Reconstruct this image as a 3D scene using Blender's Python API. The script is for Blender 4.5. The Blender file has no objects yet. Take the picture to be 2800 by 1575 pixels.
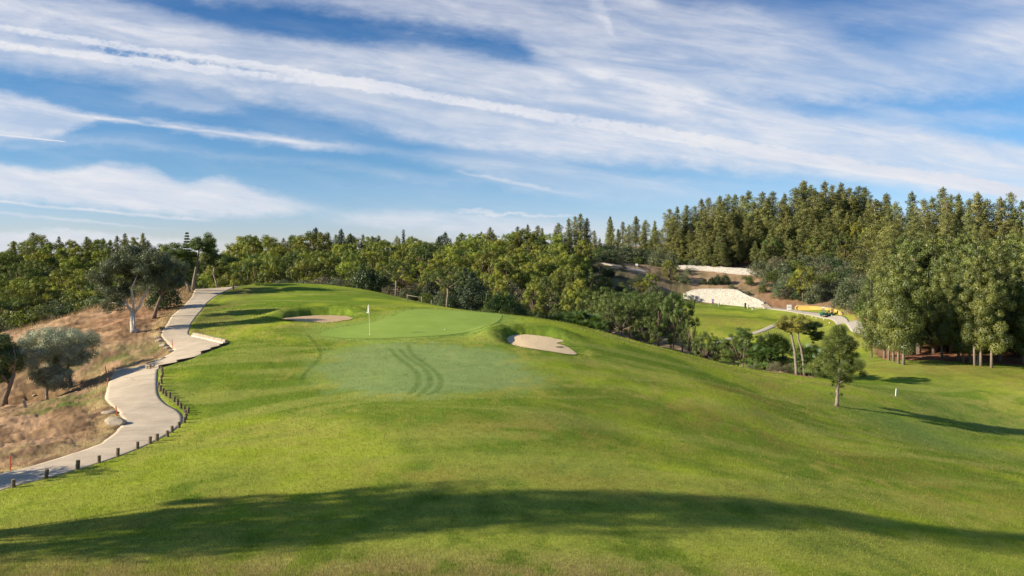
import bpy, bmesh, math, random
import numpy as np
from mathutils import Vector

SC = bpy.context.scene
COL = SC.collection
F = 2200.0          # focal length in pixels of the 2800 wide photograph
HY = 690.0          # height of the horizon in the photograph
# ---------------------------------------------------------------- camera
cd = bpy.data.cameras.new('camera')
cam = bpy.data.objects.new('camera', cd); COL.objects.link(cam)
cam.location = (0, 0, 0); cam.rotation_euler = (math.radians(90), 0, 0)
cd.sensor_fit = 'HORIZONTAL'; cd.sensor_width = 36.0
cd.lens = 36.0 * F / 2800.0
cd.shift_y = (HY - 787.5) / 2800.0
cd.clip_start = 0.2; cd.clip_end = 9000
SC.camera = cam
# ---------------------------------------------------------------- light
SUN_EL = math.radians(25.0)
SH = Vector((1.0, 0.30)).normalized()      # the way shadows run over the ground
sd = bpy.data.lights.new('sun', 'SUN'); sun = bpy.data.objects.new('sun', sd); COL.objects.link(sun)
sd.energy = 5.0; sd.angle = math.radians(0.55); sd.color = (1.0, 0.88, 0.70)
tosun = Vector((-SH.x * math.cos(SUN_EL), -SH.y * math.cos(SUN_EL), math.sin(SUN_EL)))
sun.rotation_euler = tosun.to_track_quat('Z', 'Y').to_euler()
SC.view_settings.view_transform = 'Standard'; SC.view_settings.look = 'None'
SC.view_settings.exposure = 0.95; SC.view_settings.gamma = 1.0
SC.view_settings.use_curve_mapping = False
cy = SC.cycles
cy.max_bounces = 6; cy.diffuse_bounces = 3; cy.glossy_bounces = 2; cy.transmission_bounces = 3
cy.transparent_max_bounces = 4; cy.caustics_reflective = False; cy.caustics_refractive = False

W = bpy.data.worlds.new('World'); SC.world = W; W.use_nodes = True
def build_world():
    nt = W.node_tree; nt.nodes.clear(); N = nt.nodes; L = nt.links
    def mth(op, a, b=None, c=None, clamp=False):
        n = N.new('ShaderNodeMath'); n.operation = op; n.use_clamp = clamp
        for i, v in enumerate((a, b, c)):
            if v is None: continue
            if isinstance(v, (int, float)): n.inputs[i].default_value = v
            else: L.new(v, n.inputs[i])
        return n.outputs[0]
    def ramp(fac, stops):
        n = N.new('ShaderNodeValToRGB'); r = n.color_ramp
        while len(r.elements) < len(stops): r.elements.new(0.5)
        for e, (p, c) in zip(r.elements, stops):
            e.position = p; e.color = (c[0], c[1], c[2], 1) if isinstance(c, tuple) else (c, c, c, 1)
        L.new(fac, n.inputs[0]); return n.outputs[0]
    def sstep(x, a, b):
        n = N.new('ShaderNodeMapRange'); n.interpolation_type = 'SMOOTHSTEP'
        L.new(x, n.inputs[0]); n.inputs[1].default_value = a; n.inputs[2].default_value = b
        return n.outputs[0]
    tc = N.new('ShaderNodeTexCoord'); sp = N.new('ShaderNodeSeparateXYZ'); L.new(tc.outputs['Generated'], sp.inputs[0])
    X, Y, Z = sp.outputs
    Ya = mth('MAXIMUM', mth('ABSOLUTE', Y), 0.12)
    u = mth('DIVIDE', X, Ya); v = mth('DIVIDE', Z, Ya)
    def noise(a, b, c=0.0, scale=1.0, detail=5.0, rough=0.55, dist=0.0):
        cb = N.new('ShaderNodeCombineXYZ')
        for i, q in enumerate((a, b, c)):
            if isinstance(q, (int, float)): cb.inputs[i].default_value = q
            else: L.new(q, cb.inputs[i])
        n = N.new('ShaderNodeTexNoise'); n.inputs['Scale'].default_value = scale
        n.inputs['Detail'].default_value = detail; n.inputs['Roughness'].default_value = rough
        n.inputs['Distortion'].default_value = dist
        L.new(cb.outputs[0], n.inputs['Vector']); return n.outputs['Fac']
    # cloud sheet seen in perspective: streaks meet on the horizon to the right
    inv = mth('DIVIDE', 1.0, mth('ADD', mth('MAXIMUM', v, 0.0), 0.10))
    px = mth('MULTIPLY', mth('SUBTRACT', u, 1.09), inv)          # across the streaks
    along = mth('MULTIPLY', u, 1.6)
    w1 = mth('SUBTRACT', noise(mth('MULTIPLY', u, 3.2), mth('MULTIPLY', v, 6), 2.0, 1.0, 4), 0.5)     # slow wobble
    w2 = mth('SUBTRACT', noise(mth('MULTIPLY', u, 26), mth('MULTIPLY', v, 60), 5.0, 1.0, 5, 0.62), 0.5)  # fine fluff
    acr = mth('MULTIPLY_ADD', u, 0.15, v)
    fib = noise(mth('MULTIPLY_ADD', w1, 1.2, mth('MULTIPLY', acr, 15.0)), mth('MULTIPLY', u, 1.9), 1.0, 1.0, 8, 0.58, 0.25)
    fib2 = noise(mth('MULTIPLY', acr, 46.0), mth('MULTIPLY', u, 7.0), 7.0, 1.0, 6, 0.62, 0.4)
    def curve(pts):
        n = N.new('ShaderNodeFloatCurve'); cv = n.mapping.curves[0]; pts = sorted(pts); P = [((p[0] + 200) / 3200, (p[1] + 200) / 1000) for p in pts]
        if P[0][0] > 0: P = [(0.0, P[0][1])] + P
        if P[-1][0] < 1: P = P + [(1.0, P[-1][1])]
        cv.points[0].location = P[0]; cv.points[1].location = P[-1]
        for q in P[1:-1]: cv.points.new(*q)
        n.mapping.update(); L.new(mth('MULTIPLY_ADD', u, F / 3200, 1600 / 3200, clamp=True), n.inputs['Value'])
        return mth('MULTIPLY_ADD', n.outputs[0], -1000 / F, (HY + 200) / F)      # as tangent of elevation
    def sheetc(up, lo, s, su=40, sl=40, tex=None, wob=0.02, fluff=0.02, fade=None):
        vv = mth('MULTIPLY_ADD', w2, fluff, mth('MULTIPLY_ADD', w1, wob, v)); cu, cl = curve(up), curve(lo)
        m = mth('MULTIPLY', mth('SUBTRACT', 1.0, sstep(mth('SUBTRACT', vv, cu), -su / F, su / F)), sstep(mth('SUBTRACT', vv, cl), -sl / F, sl / F))
        if fade:
            if fade[0] is not None: m = mth('MULTIPLY', m, sstep(u, (fade[0][0] - 1400) / F, (fade[0][1] - 1400) / F))
            if fade[1] is not None: m = mth('SUBTRACT', m, mth('MULTIPLY', m, sstep(u, (fade[1][0] - 1400) / F, (fade[1][1] - 1400) / F)))
        if tex is not None: m = mth('MULTIPLY', m, tex)
        add(mth('MULTIPLY', m, s))
    dens = None
    def add(d):
        nonlocal dens
        dens = d if dens is None else mth('ADD', dens, d)
    def band(x0, y0, x1, y1, h0, h1, s, xa, xb, fa=150, fb=300, bend=0, wob=0.03, fluff=0.02, soft=1.0, tex=None):
        U0, U1 = (x0 - 1400) / F, (x1 - 1400) / F; V0, V1 = (HY - y0) / F, (HY - y1) / F
        t = mth('MULTIPLY', mth('SUBTRACT', u, U0), 1 / (U1 - U0))
        vc = mth('MULTIPLY_ADD', t, V1 - V0, V0)
        if bend: vc = mth('ADD', vc, mth('MULTIPLY', mth('MULTIPLY', t, mth('SUBTRACT', 1.0, t)), -4 * bend / F))
        vc = mth('MULTIPLY_ADD', w1, wob, vc); vc = mth('MULTIPLY_ADD', w2, fluff, vc)
        hw = mth('MAXIMUM', mth('MULTIPLY_ADD', t, (h1 - h0) / F, h0 / F), 2.0 / F)
        d = mth('ABSOLUTE', mth('DIVIDE', mth('SUBTRACT', v, vc), hw))
        m = mth('SUBTRACT', 1.0, sstep(d, 1.0 - soft * 0.95, 1.0))
        if fa: m = mth('MULTIPLY', m, sstep(u, (xa - fa - 1400) / F, (xa - 1400) / F))
        if fb: m = mth('SUBTRACT', m, mth('MULTIPLY', m, sstep(u, (xb - 1400) / F, (xb + fb - 1400) / F)))
        if tex is not None: m = mth('MULTIPLY', m, tex)
        add(mth('MULTIPLY', m, s))
    tf = sstep(fib, 0.22, 0.66); tg = sstep(fib, 0.36, 0.70); ts = sstep(fib2, 0.30, 0.66)
    rip = sstep(noise(mth('MULTIPLY', u, 95), mth('MULTIPLY', v, 150), 3.0, 1.0, 3, 0.6), 0.34, 0.62)
    rip2 = mth('MULTIPLY_ADD', rip, 0.62, 0.42)
    # wide sheets
    tw = mth('MULTIPLY', mth('MULTIPLY_ADD', tf, 0.42, 0.62), mth('MULTIPLY_ADD', ts, 0.22, 0.82)); t3 = mth('MULTIPLY_ADD', tf, 0.75, 0.25)
    sheetc([(-200, -60), (0, -30), (300, 0), (467, 40), (620, 82), (760, 108), (1000, 125), (1196, 140), (1400, 172), (1630, 185), (1850, 225), (2065, 295), (2400, 335), (2800, 395), (3000, 430)],
           [(-200, 150), (0, 180), (300, 215), (652, 262), (820, 290), (978, 335), (1150, 375), (1304, 412), (1480, 435), (1700, 440), (2174, 480), (2800, 548), (3000, 570)], 0.88, 26, 34, tw, 0.012, 0.02)
    sheetc([(500, -190), (1500, -190), (1750, -80), (1830, 10), (2050, 35), (2230, 85), (2400, 140), (2520, 130), (2640, 100), (2800, 60), (3000, 40)],
           [(450, -60), (560, -10), (800, 12), (950, 42), (1100, 62), (1250, 92), (1380, 92), (1480, 160), (1600, 190), (1990, 258), (2150, 282), (2500, 270), (2800, 248), (3000, 240)], 0.64, 46, 36, tw, 0.03, 0.03)
    sheetc([(1950, -190), (3000, -190)], [(1900, -20), (2300, 20), (2800, 30)], 0.28, 40, 80, tf, 0.05, 0.02)
    sheetc([(2250, 30), (3000, -40)], [(2250, 60), (2600, 150), (3000, 160)], 0.38, 40, 60, t3, 0.05, 0.03)
    sheetc([(2300, 300), (2500, 305), (3000, 320)], [(2300, 308), (2500, 330), (3000, 350)], 0.4, 16, 20, tf, 0.02, 0.02, ((2250, 2450), None))
    # left, middle height
    sheetc([(-200, 225), (0, 255), (130, 285), (240, 312), (500, 342), (760, 372), (1000, 402), (1150, 425)], [(-200, 395), (0, 378), (150, 372), (230, 345), (300, 334), (520, 362), (760, 394), (1000, 414), (1150, 432)], 0.9, 16, 14, tw, 0.01, 0.02, (None, (850, 1150)))
    sheetc([(300, 262), (450, 248), (560, 262), (700, 290)], [(300, 275), (450, 300), (620, 308), (700, 300)], 0.42, 18, 18, tf, 0.02, 0.03, ((280, 420), (600, 720)))
    sheetc([(0, 375), (300, 385), (600, 415), (900, 440), (1300, 485)], [(0, 400), (300, 400), (600, 430), (900, 458), (1300, 505)], 0.34, 16, 16, tf, 0.015, 0.02, (None, (1100, 1400)))
    sheetc([(1000, 395), (1100, 408), (1300, 425), (1600, 470), (2000, 500)], [(1000, 405), (1150, 432), (1300, 485), (1500, 535), (1900, 560), (2100, 560)], 0.55, 18, 24, tw, 0.02, 0.02, ((950, 1200), (1700, 2100)))
    # left, low
    sheetc([(-200, 445), (0, 452), (180, 470), (250, 455), (310, 452), (420, 470), (500, 498), (600, 488), (680, 515), (780, 545), (950, 572)], [(-200, 540), (0, 545), (300, 572), (600, 592), (800, 586), (950, 580)], 1.1, 17, 18, mth('MULTIPLY_ADD', tf, 0.4, 0.6), 0.01, 0.02, (None, (700, 980)))
    sheetc([(-200, 636), (300, 640), (600, 662)], [(-200, 700), (600, 700)], 0.95, 14, 10, tw, 0.01, 0.03, (None, (450, 800)))
    sheetc([(850, 585), (1150, 580), (1300, 596), (1700, 612)], [(850, 600), (1150, 640), (1700, 650)], 0.75, 16, 22, tw, 0.01, 0.02, ((800, 1050), (1500, 1800)))
    # the main vapour trail: two rough strands that join
    band(0, 74, 1000, 228, 13, 17, 0.6, -300, 950, 0, 150, wob=0.008, fluff=0.016, soft=0.8, tex=rip2)
    band(0, 122, 1000, 240, 15, 17, 0.6, -300, 950, 0, 150, wob=0.008, fluff=0.016, soft=0.8, tex=rip2)
    band(950, 226, 2800, 530, 19, 26, 0.80, 1000, 3300, 150, 0, wob=0.006, fluff=0.014, soft=0.7, tex=rip2)
    band(230, 128, 900, 216, 14, 13, -0.5, 300, 750, 120, 150, wob=0.008, fluff=0.018, soft=0.8, tex=rip)
    band(1610, -40, 1680, 90, 90, 24, 0.35, 1625, 1655, 25, 40, wob=0.02, fluff=0.07, tex=tf)
    band(250, 318, 760, 382, 5, 8, 0.40, 300, 700, 150, 250, wob=0.006, fluff=0.01)
    band(1260, 470, 1560, 528, 7, 10, 0.40, 1290, 1450, 60, 200, wob=0.006, fluff=0.012)
    band(0, 369, 185, 388, 3.2, 2.4, 0.8, -200, 170, 0, 15, wob=0.0, fluff=0.0)
    band(0, 551, 640, 612, 6, 6, 0.72, -200, 480, 0, 140, wob=0.004, fluff=0.008)
    band(0, 580, 500, 634, 8, 5, 0.40, -200, 300, 0, 250, wob=0.01, fluff=0.01)
    band(1250, 576, 1650, 594, 7, 6, 0.6, 1300, 1500, 90, 150, wob=0.006)
    # faint veil everywhere
    add(mth('MULTIPLY', mth('MULTIPLY', tg, sstep(fib2, 0.2, 0.7)), 0.20))
    dens = mth('MINIMUM', dens, 1.15)
    dens = mth('MAXIMUM', mth('MULTIPLY', dens, mth('MULTIPLY_ADD', w2, 0.5, 1.0)), 0.0)
    dens = mth('MULTIPLY', dens, 0.84, clamp=True)
    sky = N.new('ShaderNodeTexSky'); sky.sky_type = 'NISHITA'; sky.sun_disc = False
    sky.sun_elevation = SUN_EL; sky.sun_rotation = math.atan2(tosun.x, tosun.y)
    sky.altitude = 100; sky.dust_density = 0.3; sky.air_density = 1.0; sky.ozone_density = 2.0
    el = mth('DIVIDE', Z, mth('SQRT', mth('ADD', mth('MULTIPLY', X, X), mth('MULTIPLY', Y, Y))))
    grade = ramp(mth('MULTIPLY', el, 2.0, clamp=True),
                 [(0.0, (0.60, 0.66, 0.92)), (0.06, (0.47, 0.56, 0.84)), (0.20, (0.30, 0.465, 0.67)), (0.40, (0.22, 0.43, 0.62)), (0.62, (0.16, 0.34, 0.55)), (1.0, (0.55, 0.72, 0.95))])
    mx = N.new('ShaderNodeMix'); mx.data_type = 'RGBA'; mx.blend_type = 'MULTIPLY'; mx.inputs[0].default_value = 1.0
    L.new(sky.outputs[0], mx.inputs[6]); L.new(grade, mx.inputs[7])
    cm = N.new('ShaderNodeMix'); cm.data_type = 'RGBA'; L.new(dens, cm.inputs[0]); L.new(mx.outputs[2], cm.inputs[6])
    cc = N.new('ShaderNodeMix'); cc.data_type = 'RGBA'; L.new(sstep(fib2, 0.25, 0.75), cc.inputs[0])
    cc.inputs[6].default_value = (CLD * 0.80, CLD * 0.86, CLD * 1.0, 1); cc.inputs[7].default_value = (CLD * 1.02, CLD * 1.02, CLD * 1.06, 1)
    L.new(cc.outputs[2], cm.inputs[7])
    bg = N.new('ShaderNodeBackground'); bg.inputs[1].default_value = SKY_STR
    L.new(cm.outputs[2], bg.inputs[0])
    out = N.new('ShaderNodeOutputWorld'); L.new(bg.outputs[0], out.inputs[0])
CLD = 4.3; SKY_STR = 0.10
build_world()
W.cycles.sampling_method = 'MANUAL'; W.cycles.sample_map_resolution = 512

# ---------------------------------------------------------------- numpy noise
def _h(ix, iy, s):
    n = (ix * 374761393 + iy * 668265263 + s * 974711) & 0xFFFFFFFF
    n = ((n ^ (n >> 13)) * 1274126177) & 0xFFFFFFFF
    return ((n ^ (n >> 16)) & 0xFFFF) / 65535.0
def vnoise(x, y, s=0):
    xf = np.floor(x); yf = np.floor(y); ix = xf.astype(np.int64); iy = yf.astype(np.int64)
    fx = x - xf; fy = y - yf; fx = fx * fx * (3 - 2 * fx); fy = fy * fy * (3 - 2 * fy)
    a = _h(ix, iy, s); b = _h(ix + 1, iy, s); c = _h(ix, iy + 1, s); d = _h(ix + 1, iy + 1, s)
    return (a * (1 - fx) + b * fx) * (1 - fy) + (c * (1 - fx) + d * fx) * fy
def fbm(x, y, s=0, o=4):
    t = 0; a = 0.5; k = 0
    for i in range(o):
        t = t + a * vnoise(x * 2 ** i, y * 2 ** i, s + i * 7); k += a; a *= 0.5
    return t / k
def smooth(x, a, b):
    t = np.clip((x - a) / (b - a), 0, 1); return t * t * (3 - 2 * t)

# ---------------------------------------------------------------- terrain
def w3(px, py, Y): return ((px - 1400) / F * Y, Y, -(py - HY) / F * Y)
CT = [w3(*p) for p in [
    (0, 1575, 17), (700, 1575, 17.2), (1400, 1575, 17.4), (2100, 1575, 19.2), (2800, 1575, 23.8),
    (37, 1336, 25), (700, 1330, 24.5), (1400, 1330, 24.6), (2100, 1330, 28), (2800, 1330, 36.5),
    (376, 1229, 30), (490, 1172, 34), (500, 1137, 36.5), (1100, 1120, 35.5), (1500, 1120, 37), (2000, 1100, 47),
    (440, 1075, 40), (435, 1015, 45), (560, 965, 51), (800, 1010, 46), (1100, 1010, 46.5), (1400, 1010, 47.5),
    (1700, 1020, 52), (2000, 1050, 58), (1700, 1180, 36), (2290, 1112, 60), (2450, 1082, 70), (2770, 1178, 65.5),
    (2550, 1200, 55), (2200, 1200, 44),
    (517, 914, 60), (560, 845, 73), (600, 804, 85), (530, 880, 66), (650, 900, 60), (700, 830, 75), (800, 800, 86),
    (1009, 915, 58), (880, 915, 58.5), (1150, 852, 70), (1300, 858, 69), (1250, 925, 57), (900, 905, 60.5),
    (880, 881, 63), (870, 845, 72), (1050, 840, 75), (1400, 880, 66), (1500, 960, 54), (1480, 885, 66),
    (700, 778, 93), (800, 776.5, 98), (900, 779, 101), (960, 787, 102), (1060, 806, 95), (1150, 827, 88), (1280, 848, 81),
    (1400, 864, 76), (1550, 886, 76), (1700, 925, 75), (1900, 975, 74), (2080, 1020, 71), (2230, 1046, 69),
    # left slope
    (309, 1189, 33), (100, 1220, 31.5), (0, 1200, 34), (130, 1088, 49), (15, 1106, 47), (200, 1010, 53), (365, 903, 62), (425, 868, 68),
    (120, 885, 76), (300, 835, 80), (480, 793, 86), (300, 960, 56), (-300, 1100, 47), (-300, 1400, 24), (0, 950, 66),
    # far side
    (1900, 831, 188), (1950, 832, 190), (2060, 836, 189), (2050, 870, 160), (1950, 920, 140), (2130, 886, 150), (2000, 990, 118), (2100, 1015, 98),
    (2180, 853, 170), (2265, 867, 163), (2350, 894, 148), (2380, 925, 125), (2300, 985, 100), (2400, 1045, 80),
    (2473, 990, 94), (2711, 996, 94), (2850, 1000, 95),
    (1950, 790, 203), (1960, 746, 215), (2030, 722, 225), (2200, 700, 238), (1850, 800, 200), (1800, 760, 205), (1700, 742, 200), (1740, 725, 212), (1640, 718, 225),
    (1640, 690, 250), (2330, 800, 185), (1485, 838, 150), (1450, 780, 180), (1650, 860, 150), (1560, 900, 120), (1700, 935, 112),
]]
CT += [(0, 0, -1.75), (0, 8, -4.6), (-12, 6, -5.5), (12, 6, -6), (-40, 0, -9), (40, 0, -14), (-30, 12, -7.6), (-30, 22, -8.5), (0, -40, 0), (60, 60, -15), (90, 40, -16), (-60, 30, -12), (-60, 60, -11),
       # beyond the mound, the valley
       (10, 92, -11), (0, 105, -10), (22, 95, -14), (-12, 118, -7.5), (-45, 100, -10), (-55, 125, -13), (-30, 112, -6), (30, 110, -15), (-80, 110, -15),
       (-120, 170, -11), (-60, 170, -9.5), (0, 150, -8.5), (-20, 200, -4.5), (-80, 230, -5), (-160, 230, -6.5), (40, 230, -3.5), (0, 260, -2),
       (90, 290, 6), (130, 280, 6.5), (75, 150, -6), (90, 150, -4.5), (60, 135, -11), (85, 118, -10.5), (110, 120, -8), (130, 180, 0), (110, 210, 2.5), (70, 270, 4.5), (40, 280, 1.5),
       (-120, 350, -6), (0, 350, -3), (120, 380, 4), (-300, 300, -12), (300, 300, 0), (-300, 100, -20), (250, 100, -16), (200, 0, -18), (-200, 0, -16)]
CT = np.array(CT); _S = 60.0
def _k(r2): return 0.5 * r2 * np.log(r2 + 1e-9)
_P = CT[:, :2] / _S; _n = len(CT)
_d2 = ((_P[:, None, :] - _P[None, :, :]) ** 2).sum(2)
_A = np.zeros((_n + 3, _n + 3)); _A[:_n, :_n] = _k(_d2) + np.eye(_n) * 2e-4
_A[:_n, _n] = 1; _A[:_n, _n + 1:] = _P; _A[_n:, :_n] = _A[:_n, _n:].T
_w = np.linalg.solve(_A, np.concatenate([CT[:, 2], np.zeros(3)]))
def H0(x, y):
    x = np.atleast_1d(np.asarray(x, float)); y = np.atleast_1d(np.asarray(y, float)); sh = x.shape
    x = x.ravel() / _S; y = y.ravel() / _S; out = np.empty(len(x))
    for i in range(0, len(x), 60000):
        a = x[i:i + 60000]; b = y[i:i + 60000]
        out[i:i + 60000] = _k((a[:, None] - _P[:, 0]) ** 2 + (b[:, None] - _P[:, 1]) ** 2) @ _w[:_n] + _w[_n] + _w[_n + 1] * a + _w[_n + 2] * b
    r = np.hypot(x, y) * _S
    f = smooth(r, 330, 520); out = out * (1 - f) + (-14.0) * f
    return out.reshape(sh)
def poly_sd(x, y, P):
    """signed distance to a polygon, negative inside"""
    P = np.asarray(P)[:, :2]; Q = np.roll(P, -1, 0); d = np.full(x.shape, 1e9); ins = np.zeros(x.shape, bool)
    for (ax, ay), (bx, by) in zip(P, Q):
        ex, ey = bx - ax, by - ay; t = np.clip(((x - ax) * ex + (y - ay) * ey) / (ex * ex + ey * ey + 1e-12), 0, 1)
        d = np.minimum(d, np.hypot(x - ax - t * ex, y - ay - t * ey))
        if ay != by: ins ^= ((ay > y) != (by > y)) & (x < (bx - ax) * (y - ay) / (by - ay) + ax)
    return np.where(ins, -d, d)
def line_d(x, y, P):
    d = np.full(x.shape, 1e9)
    for (ax, ay), (bx, by) in zip(P[:-1], P[1:]):
        ex, ey = bx - ax, by - ay; t = np.clip(((x - ax) * ex + (y - ay) * ey) / (ex * ex + ey * ey + 1e-12), 0, 1)
        d = np.minimum(d, np.hypot(x - ax - t * ex, y - ay - t * ey))
    return d
# bunkers: sand floor outlines (px, py, distance), lip height, where the lip stands
BUNK = [
    dict(pts=[(774, 872, 66.5), (800, 867, 68), (850, 863.5, 69.5), (900, 862.5, 70), (945, 864, 69.3), (968, 870, 67), (930, 876, 65), (880, 879.5, 64), (825, 877, 64.7)], lip=0.46, side=-0.35, w=0.3),
    dict(pts=[(1385, 925, 59.3), (1402, 916, 60.6), (1440, 912.5, 61.2), (1490, 912, 61.3), (1535, 916, 60.8), (1541, 921, 60.2), (1521, 929, 59.0), (1545, 931, 58.4), (1566, 941, 57), (1573, 949, 56), (1540, 955.5, 55.3), (1470, 955, 55.3), (1420, 948, 56.2), (1390, 937, 57.7)], lip=0.46, side=-0.75, w=0.3),
    dict(pts=[(1622, 919, 71.5), (1660, 920.5, 72), (1710, 928, 72), (1760, 940, 71.5), (1792, 949, 70.5), (1745, 946, 69.5), (1690, 936, 69.5), (1645, 925, 70.3)], lip=0.12, side=0.0, w=0.5),
]
for b in BUNK:
    P = np.array([w3(*p) for p in b['pts']]); b['P'] = P
    A = np.c_[P[:, :2], np.ones(len(P))]; b['pl'] = np.linalg.lstsq(A, P[:, 2], rcond=None)[0]; b['c'] = P[:, :2].mean(0)
def floor_z(b, x, y, z0):
    return np.minimum(b['pl'][0] * x + b['pl'][1] * y + b['pl'][2], z0 - 0.22)
def H(x, y):
    x = np.atleast_1d(np.asarray(x, float)); y = np.atleast_1d(np.asarray(y, float))
    z = H0(x, y)
    for b in BUNK:
        m = (np.abs(x - b['c'][0]) < 9) & (np.abs(y - b['c'][1]) < 11)
        if not m.any(): continue
        xx = x[m]; yy = y[m]; s = poly_sd(xx, yy, b['P']); fl = floor_z(b, xx, yy, z[m])
        dx = xx - b['c'][0]; dy = yy - b['c'][1]; r = np.hypot(dx, dy) + 1e-6
        back = smooth((dy + b['side'] * dx) / r, -0.1, 0.75)
        nz = 0.85 + 0.3 * fbm(xx * 0.9, yy * 0.9, 11)
        lip = b['lip'] * back * nz * smooth(s, -0.05, 0.5) * (1 - smooth(s, 0.7, 3.2))
        near = smooth(s, 0.0, b['w'] + 1.2)
        zz = z[m] * near + fl * (1 - near) + lip
        zz = np.where(s < 0, fl - 0.05 - 0.10 * (1 - smooth(-s, 0, 0.6)) * 0, zz)
        z[m] = zz
    return z
def Hs(x, y): return float(H(x, y)[0])
_YS = np.concatenate([np.arange(12, 120, 0.25), np.arange(120, 420, 0.6)])
def proj(px, py, ymin=12):
    """where the line of sight through a pixel meets the ground"""
    ys = _YS[_YS >= ymin]; u = (px - 1400) / F; v = -(py - HY) / F
    g = H(u * ys, ys) - v * ys
    k = np.argmax(g > 0)
    if g[k] <= 0: Yv = ys[-1]
    elif k == 0: Yv = ys[0]
    else: Yv = ys[k - 1] + (ys[k] - ys[k - 1]) * (-g[k - 1]) / (g[k] - g[k - 1])
    return (u * Yv, Yv, Hs(u * Yv, Yv))

# ---------------------------------------------------------------- object helpers
def tag(o, label=None, cat=None, group=None, kind=None):
    if label: o['label'] = label
    if cat: o['category'] = cat
    if group: o['group'] = group
    if kind: o['kind'] = kind
    return o
def empty(name, loc, rz=0.0):
    o = bpy.data.objects.new(name, None); o.location = loc; o.rotation_euler = (0, 0, rz); COL.objects.link(o)
    o.empty_display_size = 0.3; return o
def link(name, me, mat=None, parent=None, loc=None):
    o = bpy.data.objects.new(name, me); COL.objects.link(o)
    if mat is not None and not me.materials: me.materials.append(mat)
    if parent is not None: o.parent = parent
    if loc is not None: o.location = loc
    return o
def np_mesh(name, V, Fq, smoothf=False, fattr=None, cattr=None):
    V = np.asarray(V, np.float32); Fq = np.asarray(Fq, np.int32); k = Fq.shape[1]
    me = bpy.data.meshes.new(name); me.vertices.add(len(V)); me.vertices.foreach_set('co', V.ravel())
    me.loops.add(Fq.size); me.loops.foreach_set('vertex_index', Fq.ravel())
    me.polygons.add(len(Fq)); me.polygons.foreach_set('loop_start', np.arange(0, Fq.size, k, dtype=np.int32))
    me.polygons.foreach_set('loop_total', np.full(len(Fq), k, np.int32))
    if smoothf: me.polygons.foreach_set('use_smooth', np.ones(len(Fq), bool))
    me.update(calc_edges=True)
    if fattr is not None:
        a = me.attributes.new('tint', 'FLOAT', 'FACE'); a.data.foreach_set('value', np.asarray(fattr, np.float32))
    if cattr is not None:
        for nm, arr in cattr.items():
            if arr.ndim == 2:
                a = me.attributes.new(nm, 'FLOAT_COLOR', 'POINT'); a.data.foreach_set('color', np.c_[arr, np.ones(len(arr))].astype(np.float32).ravel())
            else:
                a = me.attributes.new(nm, 'FLOAT', 'POINT'); a.data.foreach_set('value', arr.astype(np.float32))
    return me
def bm_obj(name, bm, mat, parent=None, smoothf=False, loc=None):
    me = bpy.data.meshes.new(name); bm.normal_update(); bm.to_mesh(me); bm.free()
    if smoothf:
        for p in me.polygons: p.use_smooth = True
    return link(name, me, mat, parent, loc)
def box(bm, c, s, rz=0.0, bev=0.0, ry=0.0):
    """box of size s centred at c"""
    from mathutils import Matrix
    r = bmesh.ops.create_cube(bm, size=1.0)
    M = Matrix.Translation(c) @ Matrix.Rotation(rz, 4, 'Z') @ Matrix.Rotation(ry, 4, 'Y') @ Matrix.Diagonal((s[0], s[1], s[2], 1))
    bmesh.ops.transform(bm, matrix=M, verts=r['verts'])
    if bev:
        es = list({e for v in r['verts'] for e in v.link_edges})
        bmesh.ops.bevel(bm, geom=es, offset=bev, segments=2, affect='EDGES', profile=0.6)
def tube(bm, pts, rads, n=8, cap=True):
    pts = [Vector(p) for p in pts]; rings = []
    up = Vector((0.31, 0.9, 0.2)).normalized()
    for i, p in enumerate(pts):
        d = (pts[min(i + 1, len(pts) - 1)] - pts[max(i - 1, 0)]).normalized()
        a = d.cross(up); a = a.normalized() if a.length > 1e-4 else Vector((1, 0, 0)); b = d.cross(a)
        rings.append([bm.verts.new(p + (a * math.cos(2 * math.pi * k / n) + b * math.sin(2 * math.pi * k / n)) * rads[i]) for k in range(n)])
    for r0, r1 in zip(rings[:-1], rings[1:]):
        for k in range(n): bm.faces.new((r0[k], r0[(k + 1) % n], r1[(k + 1) % n], r1[k]))
    if cap:
        bm.faces.new(rings[0][::-1]); bm.faces.new(rings[-1])

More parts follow.
